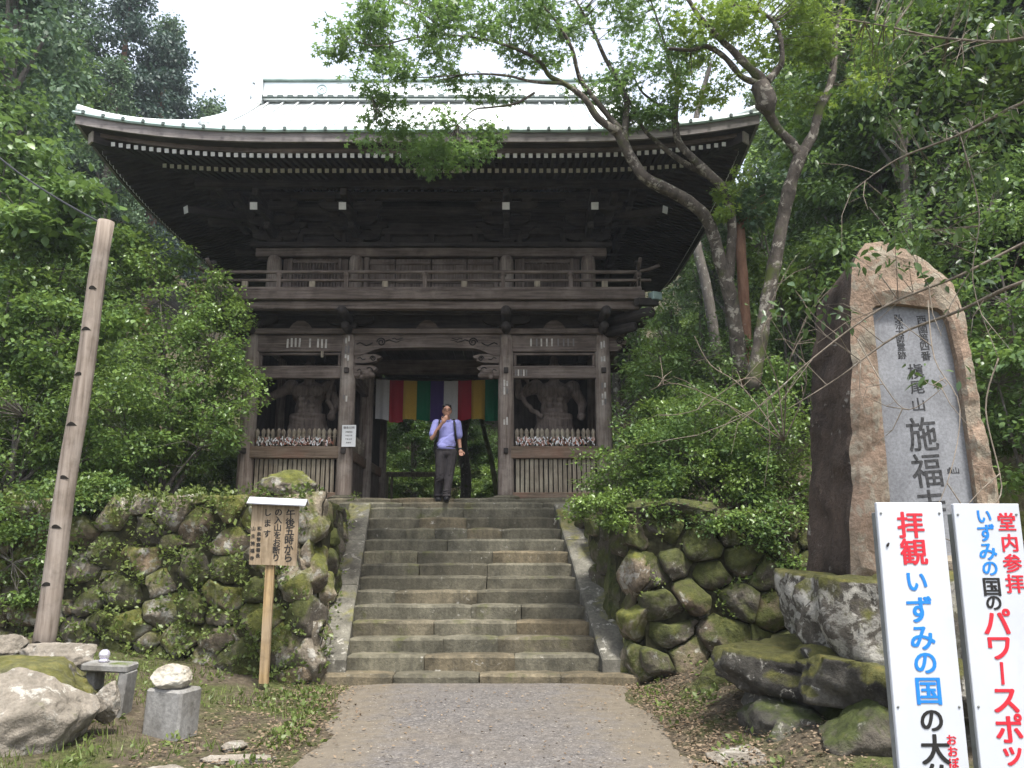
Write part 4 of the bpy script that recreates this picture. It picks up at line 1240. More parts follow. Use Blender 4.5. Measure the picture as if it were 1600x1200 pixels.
    for a, e, f_ in ((hipL, knL, anL), (hipR, knR, anR)):
        capsule(t, a + Vector((0, 0, -.02)), e, .108, .084); capsule(t, e, f_ + Vector((0, 0, .01)), .084, .072)
        t.ball(e + Vector((0, -.035, -.03)), (.07, .05, .10)); t.ball(f_ + Vector((0, -.02, .03)), (.085, .09, .035))
    for a, e, f_ in ((hipL, knL, anL), (hipR, knR, anR)):
        capsule(t, a + Vector((0, -.10, -.05)), e + Vector((0, -.085, 0)), .014, .016, 6); capsule(t, e + Vector((0, -.08, -.05)), f_ + Vector((0, -.065, .06)), .016, .012, 6)
        for k in range(3): capsule(t, e + Vector((-.06, -.06, -.02 - .05 * k)), e + Vector((.05, -.075, .03 - .05 * k)), .013, .007, 6)
        for k in range(3): capsule(t, f_ + Vector((-.06, -.05, .04 + .04 * k)), f_ + Vector((.06, -.06, .055 + .035 * k)), .014, .01, 6)
    blob('trousers', t, [trous], root, .009, 2)
    bl = MB(); bl.tube([(.168 * math.sin(w), -.118 * math.cos(w), .972) for w in np.linspace(0, 2 * math.pi, 33)], .015, 6, caps=False); link('belt', bl.mesh('belt', [shoe], True), root)
    for f_, rz in ((anL, .12), (anR, -.1)):
        f = MB(); f.ball((f_.x, f_.y - .06, .045), (.052, .14, .05)); f.ball((f_.x, f_.y + .03, .05), (.045, .06, .055)); f.box((f_.x, f_.y - .05, .012), (.085, .24, .02))
        blob('shoe', f, [shoe], root, .012, 1)
    w_ = MB(); q = elR.lerp(haR, .78); d = (haR - elR).normalized()
    w_.tube([q - d * .012, q + d * .012], .036, 12); link('wristwatch', w_.mesh('wristwatch', [shoe], True), root)
    # the pack on his back is a thing of its own
    bp = thing('backpack', 'black backpack with shoulder straps worn by the man in lilac', 'backpack', (base.x, base.y, 2.435), (0, 0, R(6)))
    k = MB(); k.ball((-.02, .21, 1.20), (.17, .10, .23)); k.ball((-.03, .21, 1.06), (.20, .11, .16)); k.ball((-.16, .16, .98), (.07, .09, .13))
    blob('pack_body', k, [hairm], bp, .014, 2)
    for sx in (-1, 1):
        st = MB(); pts = [(sx * .11, .14, 1.40), (sx * .125, .02, 1.478), (sx * .135, -.10, 1.40), (sx * .15, -.145, 1.25), (sx * .165, -.10, 1.10), (sx * .17, .08, 1.02)]
        st.tube(pts, .021, 8); link('shoulder_strap', st.mesh('shoulder_strap', [hairm], True), bp)
man()

# stand behind the gate
tb = thing('wooden_stand', 'low roofed wooden stand seen behind the gate through the passage', 'stand', tuple(at(645, 780, 21.5)))
tb.location.z = 2.3
cbox('top', (0, 0, 1.28), (1.5, 1.0, .06), slat_wood, tb, (R(4), 0, 0)); cbox('top_beam', (0, -.4, 1.2), (1.4, .06, .08), slat_wood, tb)
for x in (-.62, .62):
    for y in (-.4, .4): cbox('leg', (x, y, .63), (.07, .07, 1.26), slat_wood, tb)
cbox('cross_bar', (0, -.4, .3), (1.2, .05, .06), slat_wood, tb)

# ================================================================ wooden notice board in front of the wall
gp = at(409, 1056, 9.75)
sb = thing('wooden_signboard', 'weathered wooden notice board on a stick with brushed black writing and metal cap', 'sign', tuple(gp))
def L_(u, v, Y=9.75): return at(u, v, Y) - gp
a, c_ = L_(412, 1068), L_(426, 880)
mb = MB(); n_ = 8
d = (L_(427, 800) - a)
for k in (0,):
    w2 = .05
    mb.add([a + Vector((sx * w2, sy * .025, 0)) for sx, sy in ((-1, -1), (1, -1), (1, 1), (-1, 1))] + [a + d + Vector((sx * w2, sy * .025, 0)) for sx, sy in ((-1, -1), (1, -1), (1, 1), (-1, 1))], [(0, 3, 2, 1), (4, 5, 6, 7), (0, 1, 5, 4), (1, 2, 6, 5), (2, 3, 7, 6), (3, 0, 4, 7)])
link('stick', mb.mesh('stick', [stick_wood]), sb)
quad = [L_(391, 882), L_(464, 884), L_(469, 789), L_(396, 786)]
mb = MB()
mb.add([p + Vector((0, -.045, 0)) for p in quad] + [p + Vector((0, -.02, 0)) for p in quad], [(0, 1, 2, 3), (7, 6, 5, 4), (0, 4, 5, 1), (1, 5, 6, 2), (2, 6, 7, 3), (3, 7, 4, 0)])
link('board', mb.mesh('board', [board_wood]), sb)
tin = plain('grey_sheet_metal', (.46, .47, .50), .45, .5, var=.1, scale=4, metal=.3)
q0, q1 = L_(391, 783), L_(481, 787)
mb = MB()
for p in (q0, q1):
    mb.v += [tuple(p + Vector((0, y, z))) for y, z in ((-.13, -.028), (-.03, .05), (.07, -.0), (.07, -.02), (-.03, .03), (-.125, -.04))]
for k in range(6): mb.f.append((k, 6 + k, 6 + (k + 1) % 6, (k + 1) % 6)); mb.m.append(0)
mb.f += [tuple(reversed(range(6))), tuple(range(6, 12))]; mb.m += [0, 0]
link('metal_cap', mb.mesh('metal_cap', [tin]), sb)
tilt = (math.pi / 2, R(-3), 0)
def col(chars, u, v0, v1, size, mat=ink, bold=.02):
    for k, ch in enumerate(chars):
        v_ = v0 + (v1 - v0) * k / max(1, len(chars) - 1)
        p = L_(u - (v_ - 790) * .055, v_); p.y = -.0465
        write(ch, p, size, mat, sb, bold, tilt)
col('午後五時から', 456.5, 803, 871, .112)
col('の入山をお断り', 437.5, 801, 871, .094)
col('します', 421.5, 801, 834, .094)
col('和泉警察署長', 409, 826, 868, .052)
col('山主施福寺', 400, 826, 872, .052)

# ================================================================ the two white signs close to the camera
red, blue = plain('red_paint', (.55, .025, .04), .5, var=.03, bmp=0), plain('blue_paint', (.02, .20, .62), .5, var=.03, bmp=0)
white_board = plain('white_sign_board', (.52, .545, .58), .4, .4, var=.05, scale=1.3, bmp=.03)
_nt = white_board.node_tree; _b = _nt.nodes['Principled BSDF']
_c = _b.inputs['Base Color'].links[0].from_socket; _v = coords(_nt, 'world', (1, 1, .45))
_c = mix(_nt, ramp(_nt, nz(_nt, _v, 5, 6, .7), [(.55, 0.0), (.8, .45)]), _c, (.36, .36, .34))
_c = mix(_nt, ramp(_nt, nz(_nt, coords(_nt), 60, 3, .6), [(.72, 0.0), (.76, .5)]), _c, (.22, .21, .19))
_nt.links.new(_c, _b.inputs['Base Color'])
grey_edge = plain('grey_sign_edge', (.20, .21, .20), .7)
def white_sign(label, u0, u1, v_top, Y, chars):
    a, b_ = at(u0, v_top, Y), at(u1, v_top, Y)
    w_ = b_.x - a.x; zt = a.z
    root = thing('white_sign', label, 'sign', ((a.x + b_.x) / 2, Y, 0), group=None)
    cbox('panel', (0, .012, zt / 2 + .14), (w_, .022, zt - .28), white_board, root, ch=.003)
    for s in (-1, 1): cbox('frame_batten', (s * (w_ / 2 - .018), .045, zt / 2 - .02), (.035, .042, zt - .05), grey_edge, root, ch=.003)
    for z in (zt - .06, .4, zt * .5): cbox('cross_batten', (0, .043, z), (w_ - .075, .036, .035), grey_edge, root, ch=.003)
    for sx in (-1, 1):
        for z in (zt - .05, zt * .5): 
            mb = MB(); mb.ball((0, 0, 0), (.006, .003, .006), 6); link('screw_head', mb.mesh('screw_head', [grey_edge], True), root, (sx * (w_ / 2 - .018), -.001, z))
    for ch, u, v_, px_, mt in chars:
        p = at(u, v_, Y - .001) - Vector(root.location)
        write(ch, (p.x, -.0005, p.z), px_ * pxm(Y, zt) * 1.06, mt, root, .024, (math.pi / 2, 0, 0), (1, 1, 1), .001)
    return root
Ys = 3.9
white_sign('white sign with vertical red, blue and black lettering, closest to the steps', 1369, 1472, 785, Ys,
    [('拝', 1423, 820, 40, red), ('観', 1428, 862, 40, red), ('い', 1433, 909, 34, blue), ('ず', 1437, 952, 40, blue), ('み', 1442, 997, 38, blue), ('の', 1446, 1036, 36, blue), ('国', 1451, 1080, 40, blue),
     ('の', 1456, 1126, 36, ink), ('大', 1462, 1171, 42, ink), ('仏', 1467, 1217, 42, ink), ('お', 1487, 1156, 15, red), ('お', 1489, 1174, 15, red), ('ぼ', 1491, 1192, 15, red), ('と', 1493, 1210, 15, red), ('け', 1495, 1228, 15, red)])
white_sign('white sign with two columns of lettering, red column at its right edge', 1489, 1592, 787, Ys + .02,
    [('堂', 1573, 815, 28, red), ('内', 1578, 848, 27, red), ('参', 1582, 880, 28, red), ('拝', 1586, 912, 28, red), ('い', 1538, 807, 24, blue), ('ず', 1541, 832, 27, blue), ('み', 1544, 862, 28, blue), ('の', 1547, 888, 25, blue),
     ('国', 1550, 917, 28, ink), ('の', 1553, 942, 25, ink), ('パ', 1558, 971, 42, red), ('ワ', 1562, 1013, 40, red), ('ー', 1566, 1052, 36, red), ('ス', 1572, 1095, 42, red), ('ポ', 1577, 1138, 42, red), ('ッ', 1583, 1182, 36, red), ('ト', 1588, 1222, 40, red)])
mb = MB(); mb.ball((0, 0, 0), (.006, .004, .012), 6, rot=(0, .6, 0))
p = at(1387, 851, Ys); q = [o for o in COL.objects if o.name == 'white_sign'][0]
link('dark_speck', mb.mesh('dark_speck', [ink], True), q, p - Vector(q.location) + Vector((0, -.003, 0)))
for o in list(COL.objects):
    if o.name.startswith('character') and o.data and o.data.name.startswith('lettering') and o.data is _tx.get(('ー', round(36 * pxm(Ys + .02, at(1489, 787, Ys + .02).z) * 1.06, 4), 'red_paint', .024)):
        o.rotation_euler = (math.pi / 2, R(92), 0)

# ================================================================ the inscribed stone
YM = 7.4
mo = at(1450, 905, YM)
stele = thing('stone_monument', 'tall rough orange-tan granite monument with recessed grey inscribed panel', 'monument', tuple(mo))
def SL(u, v, Y=YM): p = at(u, v, Y) - mo; return p
outer = [SL(*p) for p in ((1328, 912), (1330, 800), (1331, 640), (1331, 520), (1333, 410), (1350, 380), (1378, 377), (1420, 390), (1452, 408), (1488, 446), (1511, 488), (1516, 540), (1527, 600), (1540, 660), (1553, 725), (1563, 790), (1572, 912))]
inner = [SL(*p) for p in ((1398, 868), (1389, 760), (1378, 640), (1369, 540), (1363, 478), (1400, 474), (1470, 482), (1482, 500), (1496, 560), (1512, 670), (1527, 780), (1538, 868))]
def radial(poly, c, n):
    out = []
    for k in range(n):
        w = 2 * math.pi * k / n
        dx, dz = math.cos(w), math.sin(w)
        best = 0.0
        for i in range(len(poly)):
            p, q = poly[i], poly[(i + 1) % len(poly)]
            ex, ez = q.x - p.x, q.z - p.z
            den = dx * ez - dz * ex
            if abs(den) < 1e-9: continue
            t = ((p.x - c[0]) * ez - (p.z - c[1]) * ex) / den
            s_ = ((p.x - c[0]) * dz - (p.z - c[1]) * dx) / den
            if t > 0 and -1e-6 <= s_ <= 1 + 1e-6: best = max(best, t)
        out.append((c[0] + dx * best, c[1] + dz * best))
    return out
ctr = SL(1448, 660); ctr = (ctr.x, ctr.z)
n_ = 160
ro, ri = radial(outer, ctr, n_), radial(inner, ctr, n_)
mb = MB()
rings = []
rings.append(([Vector((x, .075, z)) for x, z in ri], 0))
rings.append(([Vector((x, .0 + .008 * fbm((x, 0, z), 4), z)) for x, z in ri], 0))
for t in (.2, .4, .6, .8):
    rings.append(([Vector((a[0] + (b_[0] - a[0]) * t, -.02 + .05 * fbm((a[0] + (b_[0] - a[0]) * t, 5, a[1] + (b_[1] - a[1]) * t), 3.5, 4), a[1] + (b_[1] - a[1]) * t)) for a, b_ in zip(ri, ro)], 1))
bx, by = -.10, .78
def out_ring(t, sc=1.0):
    r_ = []
    for x, z in ro:
        nn = fbm((x * 2, t * 2, z * 2), 1.6, 5) * 1.3
        xx = ctr[0] + (x - ctr[0]) * sc + bx * t + .035 * nn
        zz = z - max(0, z - 1.5) * .18 * t + .02 * nn
        r_.append(Vector((xx, .02 + by * t + .02 * nn, zz)))
    return r_
rings.append((out_ring(0.0, .995), 1))
for t in (.06, .2, .35, .5, .65, .8, .95): rings.append((out_ring(t, 1.01), 2))
rings.append((out_ring(1.0, .9), 2))
o = 0
for k in range(len(rings) - 1):
    mb.tube_rings([rings[k][0], rings[k + 1][0]], rings[k + 1][1] if rings[k + 1][1] else 1, cap=False)
mb.add(rings[-1][0], [tuple(reversed(range(n_)))], 2)
tan_rock = stone('tan_granite', (.35, .25, .18), (.25, .205, .15), vary=False, moss=0, lichen=.85, lichcol=(.40, .355, .275), bmp=1.0, scale=.9, streak=.35)
nt2 = tan_rock.node_tree
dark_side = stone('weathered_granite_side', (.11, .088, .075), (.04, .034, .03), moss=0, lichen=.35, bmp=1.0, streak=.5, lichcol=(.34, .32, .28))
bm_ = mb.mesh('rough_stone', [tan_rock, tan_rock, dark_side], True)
link('rough_stone', bm_, stele)
panel_m = stone('polished_grey_panel', (.285, .292, .308), (.21, .214, .226), vary=False, moss=0, lichen=.06, bmp=.08, scale=1.4, rough=.6)
mb = MB(); mb.add([Vector((x, .072, z)) for x, z in ri], [tuple(range(n_))])
link('inscribed_panel', mb.mesh('inscribed_panel', [panel_m]), stele)
carve = plain('carved_shadowed_ink', (.06, .06, .062), .9, var=.4, scale=30)
def carved(ch, u, v, px_, sy=1.0):
    p = SL(u, v, YM + .07); write(ch, (p.x, .0705, p.z), px_ * pxm(YM, 2.6) * 1.08, carve, stele, .012, (math.pi / 2, R(-4), R(0)), (1, sy, 1), .001)
for ch, v_ in zip('西國第四番', (500, 514, 528, 541, 556)): carved(ch, 1440 + (v_ - 500) * .12, v_, 15)
for ch, v_ in zip('弘法大師霊跡', (497, 508, 519, 530, 542, 555)): carved(ch, 1404 + (v_ - 500) * .10, v_, 13)
for ch, v_, px_ in (('槇', 580, 24), ('尾', 605, 22), ('山', 632, 22)): carved(ch, 1431 + (v_ - 580) * .08, v_, px_)
carved('施', 1441, 678, 46, 1.15); carved('福', 1448, 735, 46, 1.15); carved('寺', 1455, 792, 46, 1.15)
carved('貞', 1484, 735, 10); carved('山', 1494, 735, 10)

# plinth and the rocks below the monument
def rockpx(name, label, u0, u1, v0, v1, Y, dep, mat, seed, **kw):
    a, b_ = at(u0, v1, Y), at(u1, v0, Y)
    c = (a + b_) / 2
    return boulder(name, label, 'rock', (c.x, Y + dep * .5, c.z), ((b_.x - a.x) / 2 * 1.12, dep * .62, (b_.z - a.z) / 2 * 1.12), mat, seed, **kw)
def slab_rock(name, label, pts, z0, z1, mat, seed, amp=.05, n=10):
    """a flat-topped rock from its plan outline"""
    cx_ = sum(p[0] for p in pts) / len(pts); cy_ = sum(p[1] for p in pts) / len(pts)
    P = []
    for i in range(len(pts)):
        p, q = pts[i], pts[(i + 1) % len(pts)]
        for k in range(n): P.append((p[0] + (q[0] - p[0]) * k / n, p[1] + (q[1] - p[1]) * k / n))
    rings = []
    H = z1 - z0
    for fr, hz in ((.95, 0), (.97, .12), (.98, .25), (.99, .38), (1.0, .5), (1.0, .62), (1.0, .74), (1.0, .86), (.99, .95), (.97, .99), (.92, 1.0), (.8, 1.0), (.65, 1.0), (.5, 1.01), (.3, 1.01), (.12, 1.01)):
        ring = []
        for x, y in P:
            q = Vector((cx_ + (x - cx_) * fr, cy_ + (y - cy_) * fr, z0 + H * hz))
            vd = mnoise.voronoi(q * 2.2 + Vector((seed, 0, 0)))[0]
            d = fbm(q + Vector((seed, 0, 0)), 2.2, 5) * 1.3 + .55 * vd[0] - 1.2 * max(0, .14 - (vd[1] - vd[0]))
            out = Vector((x - cx_, y - cy_, 0)).normalized()
            q += out * d * amp * 1.6 + Vector((0, 0, d * amp * (.6 if hz > .85 else .2)))
            ring.append(q - Vector((cx_, cy_, z0)))
        rings.append(ring)
    mb = MB(); mb.tube_rings(rings)
    return tag(link(name, mb.mesh(name, [mat], True), None, (cx_, cy_, z0)), label, 'rock')
pl = at(1240, 912, 7.0); pr = at(1640, 912, 7.0)
slab_rock('plinth_rock', 'pale lichened block with mossy top carrying the monument', [(pl.x + .32, 6.80), (pl.x + 1.05, 6.68), (5.6, 6.9), (5.7, 8.6), (pl.x + .45, 8.5), (pl.x + .22, 7.6)], .70, 1.37, moss_rock, 4.2, .09, 22)
pt = at(1110, 1030, 7.4)
slab_rock('platform_rock', 'flat moss-topped ledge rock under the monument plinth', [(pt.x + .30, 7.4), (pt.x + .72, 6.80), (2.9, 6.25), (3.9, 6.05), (5.6, 6.1), (5.8, 8.9), (2.6, 8.7), (2.05, 8.3)], .40, .72, ledge_rock, 9.1, .12, 22)
slab_rock('stacked_rock', 'dark mossy rock face stacked beneath the flat ledge', [(2.25, 7.55), (2.65, 7.0), (3.2, 6.65), (4.0, 6.45), (5.4, 6.5), (5.5, 8.7), (2.7, 8.5), (2.3, 8.1)], -.15, .46, black_rock, 13.3, .12, 18)
boulder('boulder', 'large round dark boulder below the ledge beside the white signs', 'rock', (2.62, 6.52, .16), (.40, .40, .40), black_rock, 21, cuts=9, lump=.16)
boulder('boulder', 'dark boulder tucked under the left corner of the ledge', 'rock', (2.36, 7.35, .18), (.42, .5, .34), black_rock, 22, cuts=6)
boulder('boulder', 'small grey stone at the foot of the ledge', 'rock', (2.12, 6.9, .12), (.14, .14, .16), black_rock, 23)
boulder('boulder', 'dark boulder half hidden behind the white signs', 'rock', (3.5, 6.6, .15), (.5, .5, .42), black_rock, 24)
boulder('boulder', 'flat pale stone set in the verge right of the path', 'rock', (1.85, 6.75, .05), (.34, .42, .07), pale_rock, 27, flat_top=.5)
boulder('boulder', 'small mossy rock between the wall foot and the ledge', 'rock', (2.35, 9.2, .22), (.4, .35, .3), wall_stone2, 28)
boulder('boulder', 'long rough capping stone on the right wall beneath the shrub', 'rock', (2.05, 10.72, 2.12), (.60, .35, .19), wall_stone2, 31, lump=.15)

for k, (x, y, z, sx, sz, m_) in enumerate(((-2.52, 10.52, .28, .27, .30, 0), (-2.56, 10.56, .84, .30, .30, 1), (-2.52, 10.55, 1.40, .26, .30, 0), (-2.55, 10.58, 1.95, .28, .30, 0),
                                          (1.58, 10.74, .25, .26, .27, 1), (1.62, 10.76, .78, .30, .28, 0), (1.58, 10.76, 1.32, .26, .29, 0), (1.62, 10.78, 1.85, .28, .28, 1))):
    q = boulder('stone', '', '', (x, y, z), (sx, .34, sz * 1.12), (wall_stone, wall_stone2)[m_], 70 + k, cuts=12, lump=.1, sub=4)
    for key in ('label', 'category'): del q[key]
    par = lw if x < 0 else rw
    q.name = 'corner_stone'; q.parent = par; q.location = Vector((x, y, z)) - par.location

# ================================================================ left foreground
def gz(x, y): return low_z(x, y)
boulder('boulder', 'big pale angular boulder lying in the front left corner', 'rock', (-3.95, 6.8, .20), (.80, .60, .47), pale_rock, 41, (0, R(-16), R(8)), cuts=22, lump=.10)
boulder('boulder', 'small wedge stone leaning behind the big pale boulder', 'rock', (-3.40, 7.25, .34), (.13, .12, .20), pale_rock, 42, (0, .3, 0))
boulder('mossy_bank_rock', 'low moss-covered rock bank behind the big pale boulder', 'rock', (-4.65, 7.55, .28), (1.25, .62, .50), moss_rock, 43, cuts=4, flat_top=.75)
boulder('boulder', 'flat-topped grey slab rock at the foot of the leaning pole', 'rock', (-4.45, 8.45, .58), (.46, .32, .20), pale_rock, 44, cuts=10, flat_top=.6)
boulder('boulder', 'broken orange stone at the left picture edge by the pole', 'rock', (-5.35, 8.55, .60), (.22, .2, .15), stone('rusty_stone', (.40, .27, .15), (.24, .15, .09), moss=0, lichen=.3), 46)
boulder('boulder', 'pale rubble stone beside the orange stone by the pole', 'rock', (-5.15, 8.75, .62), (.2, .18, .14), pale_rock, 47)
boulder('boulder', 'small pale rubble stone behind the flat slab rock', 'rock', (-4.98, 8.35, .5), (.13, .13, .1), pale_rock, 48)
# small stone bench slab with its upright
st = thing('stone_slab', 'small dressed stone slab on an upright beside the block with the white stone', 'stone slab', (-3.72, 7.95, .1))
cbox('slab_top', (0, 0, .45), (.42, .28, .07), block_stone, st, (0, R(3), .05), .015)
cbox('upright', (.16, 0, .2), (.08, .25, .43), block_stone, st, (0, R(4), .05), .012)
cbox('upright', (-.15, .05, .2), (.08, .22, .43), block_stone, st, ch=.012)
bl = at(252, 1145, 7.35)
blk_o = tag(cbox('stone_block', (bl.x, 7.55, .22), (.36, .30, .42), block_stone, None, (0, R(2), R(-14)), .02), 'squared grey stone block standing on the grass verge', 'stone block')
blk_o['label'] = 'squared grey stone block standing on the grass verge under the white stone'
boulder('white_stone', 'rounded white stone resting on the squared block', 'stone', (bl.x - .01, 7.52, .515), (.18, .15, .11), white_rock, 52, cuts=3, lump=.2)
glass = newmat('clear_glass_ball'); gm, gnt, gb = glass
gb.inputs['Base Color'].default_value = (.75, .72, .85, 1); gb.inputs['Roughness'].default_value = .08; gb.inputs['Specular IOR Level'].default_value = .8; gb.inputs['Metallic'].default_value = .6
mb = MB(); mb.ball((0, 0, .05), .05, 8); mb.lathe([(.035, -.02), (.05, 0), (.03, .02)], 12)
tag(link('glass_ornament', mb.mesh('glass_ornament', [gm], True), None, (-3.78, 7.95, .605)), 'small shiny round ornament on the dressed stone slab', 'ornament')
for k, (x, y, sx, sy, lab) in enumerate(((-2.5, 6.35, .16, .13, 'flat worn stone set in grass nearest the bottom edge'), (-2.28, 7.15, .12, .14, 'pale flat stone in the grass right of the squared block'), (-2.05, 6.75, .34, .08, 'long low kerb stone at the grass edge by the path'))):
    boulder('verge_stone', lab, 'stone', (x, y, gz(x, y) + .02), (sx, sy, .06), pale_rock, 60 + k, flat_top=.5)
boulder('boulder', 'mossy corner boulder on top of the left wall below the gate', 'rock', (-2.92, 10.75, 2.42), (.42, .34, .21), wall_stone, 63, cuts=7)

# leaning timber pole with climbing notches, and the cable it carries
pb, ptp = at(62, 1042, 8.95), at(166, 346, 8.95)
pole = thing('wooden_pole', 'leaning grey timber pole with dark climbing notches at the left', 'pole', tuple(pb))
mb = MB(); n_ = 14
axis = ptp - pb
mb.tube([axis * (k / n_) + Vector((.012 * math.sin(k * .9), 0, 0)) for k in range(n_ + 1)], [.112 - .022 * k / n_ for k in range(n_ + 1)], 20, lump=.03)
link('shaft', mb.mesh('shaft', [pole_wood], True), pole)
for v_ in (466, 534, 607, 686, 768, 842, 926, 1010):
    t = (1042 - v_) / (1042 - 346)
    r_ = .112 - .022 * t
    c_ = axis * t
    mb = MB()
    ring0 = [(r_ * 1.02 * math.sin(w), -r_ * 1.02 * math.cos(w), 0) for w in np.linspace(-.62, .62, 9)]
    ring1 = [(r_ * 1.02 * math.sin(w), -r_ * 1.02 * math.cos(w), .042 * math.cos(w / .62 * math.pi / 2)) for w in np.linspace(-.62, .62, 9)]
    vs = [Vector(p) + c_ for p in ring0] + [Vector(p) + c_ for p in ring1]
    mb.add(vs, [(i, i + 1, 10 + i, 9 + i) for i in range(8)])
    link('climbing_notch', mb.mesh('climbing_notch', [dark_gap]), pole)
cabl = MB(); a, b_ = at(160, 350, 9.05), at(-160, 60, 11.0)
cabl.tube([a.lerp(b_, t) + Vector((0, 0, -.35 * math.sin(math.pi * t))) for t in np.linspace(0, 1, 20)], .012, 6)
tag(link('cable', cabl.mesh('cable', [plain('black_cable', (.02, .02, .022), .5)]), None), 'black cable running up to the left from the pole top', 'cable')
# ================================================================ foliage
T_RHOMB = (np.array([(0, 0, 0), (-.32, .5, .06), (0, 1.0, -.04), (.32, .5, .06)]), [(0, 1, 2), (0, 2, 3)])
_lobes = []
_mv = [(0, 0.15, 0)]
for k, (w, l) in enumerate(((-115, .55), (-58, .85), (0, 1.0), (58, .85), (115, .55))):
    a0, a1 = R(w - 29), R(w)
    _mv.append((.30 * math.sin(a0), .15 + .30 * math.cos(a0), 0.03)); _mv.append((l * math.sin(a1) * .85, .15 + l * .85 * math.cos(a1), -.06))
_mv.append((.30 * math.sin(R(144)), .15 + .30 * math.cos(R(144)), .03))
T_MAPLE = (np.array(_mv), [(0, 1 + i, 2 + i) for i in range(10)])
T_LONG = (np.array([(0, 0, 0), (-.16, .35, .03), (-.10, .75, 0), (0, 1.0, -.08), (.10, .75, 0), (.16, .35, .03)]), [(0, 1, 2, 3), (0, 3, 4, 5)])
T_OVATE = (np.array([(0, 0, 0), (-.22, .3, .04), (-.2, .6, .02), (0, 1.0, -.08), (.2, .6, .02), (.22, .3, .04)]), [(0, 1, 2, 3), (0, 3, 4, 5)])
T_BROAD = (np.array([(0, 0, 0), (-.30, .25, .05), (-.33, .55, .04), (0, 1.0, -.1), (.33, .55, .04), (.30, .25, .05), (0, .5, 0)]), [(0, 1, 2, 6), (2, 3, 6), (6, 3, 4), (0, 6, 4, 5)])

def leaf_mesh(name, P, D, Nn, size, tmpl, mats):
    """one mesh of many leaves: positions, pointing directions, normals, sizes"""
    tv, tf = tmpl
    D = D / np.maximum(1e-6, np.linalg.norm(D, axis=1, keepdims=True))
    X = np.cross(D, Nn); X /= np.maximum(1e-6, np.linalg.norm(X, axis=1, keepdims=True))
    Z = np.cross(X, D)
    V = P[:, None, :] + size[:, None, None] * (tv[None, :, 0:1] * X[:, None, :] + tv[None, :, 1:2] * D[:, None, :] + tv[None, :, 2:3] * Z[:, None, :])
    n, k = len(P), len(tv)
    loops = np.concatenate([np.array(f) for f in tf]); sizes = np.array([len(f) for f in tf])
    me = bpy.data.meshes.new(name)
    me.vertices.add(n * k); me.vertices.foreach_set('co', V.reshape(-1).astype(np.float32))
    L = (loops[None, :] + (np.arange(n) * k)[:, None]).reshape(-1)
    S_ = np.tile(sizes, n); st_ = np.concatenate([[0], np.cumsum(S_)[:-1]])
    me.loops.add(len(L)); me.loops.foreach_set('vertex_index', L.astype(np.int32))
    me.polygons.add(len(S_)); me.polygons.foreach_set('loop_start', st_.astype(np.int32)); me.polygons.foreach_set('loop_total', S_.astype(np.int32))
    for m_ in mats: me.materials.append(m_)
    if len(mats) > 1:
        a_ = np.array([mnoise.noise(Vector(p) * 1.1) + .5 * mnoise.noise(Vector(p) * 3.7) for p in P]) + NP.normal(size=n) * .12 > .22
        me.polygons.foreach_set('material_index', np.repeat(a_.astype(np.int32), len(tf)))
    me.update(calc_edges=True); me.validate()
    return me

def rdir(n):
    v_ = NP.normal(size=(n, 3)); return v_ / np.linalg.norm(v_, axis=1, keepdims=True)

def clump_leaves(centers, per, rad, size, flat=.45, droop=.25, upn=.9):
    """sprays of leaves round clump centres: (P, D, N, S)"""
    C = np.repeat(np.array(centers), per, axis=0); n = len(C)
    o = rdir(n) * (NP.random((n, 1)) ** .5) * rad
    o[:, 2] *= flat
    D = o / rad + rdir(n) * .6; D[:, 2] -= droop
    Nn = rdir(n) * .55; Nn[:, 2] += upn
    S_ = size * NP.uniform(.42, 1.4, n)
    return C + o, D, Nn, S_

def in_ellipsoid(c, r, n, shell=.5):
    """points biased to the outer shell of an ellipsoid"""
    ns = max(4, n // 6)
    subs = rdir(ns) * (shell + (1 - shell) * NP.random((ns, 1)) ** .5)
    d = subs[NP.integers(0, ns, n)] + NP.normal(size=(n, 3)) * .17
    return np.array(c) + d * np.array(r)

def crown(blobs, per, rad, size, tmpl, mats, name='crown', shell=.5, **kw):
    cs = np.concatenate([in_ellipsoid(c, r, n, shell) for c, r, n in blobs])
    return leaf_mesh(name, *clump_leaves(cs, per, rad, size, **kw), tmpl, mats), cs

L_maple = leafmat('maple_leaf', [(.045, .088, .045), (.078, .14, .05), (.125, .205, .06)], .55, .5, (.25, .40, .09))
L_maple_y = leafmat('bright_maple_leaf', [(.08, .14, .03), (.14, .225, .04), (.21, .29, .055)], .45, .5, (.34, .46, .07))
L_shrub = leafmat('shrub_leaf', [(.048, .085, .03), (.088, .148, .038), (.15, .215, .05)], .35, .4, (.25, .36, .06))
L_shrub_l = leafmat('light_shrub_leaf', [(.056, .105, .04), (.098, .168, .05), (.16, .245, .065)], .4, .4, (.26, .38, .07))
L_dark = leafmat('dark_evergreen_leaf', [(.022, .045, .018), (.035, .07, .024), (.06, .105, .03)], .25, .4)
L_mid = leafmat('broadleaf', [(.038, .075, .033), (.068, .122, .043), (.115, .18, .054)], .38, .45, (.22, .35, .07))
L_ced = leafmat('cedar_spray', [(.04, .075, .05), (.065, .115, .065), (.10, .16, .075)], .3, .6, (.18, .3, .1))
L_cdk = leafmat('dark_cedar_spray', [(.022, .042, .04), (.036, .065, .055), (.06, .095, .07)], .25, .6, (.1, .2, .1))
L_over = leafmat('overhang_leaf', [(.022, .05, .022), (.04, .075, .03), (.10, .15, .05)], .3, .4, (.16, .28, .05))
L_weed = leafmat('weed_leaf', [(.05, .075, .022), (.085, .125, .03), (.15, .18, .05)], .3, .5, (.22, .3, .06))
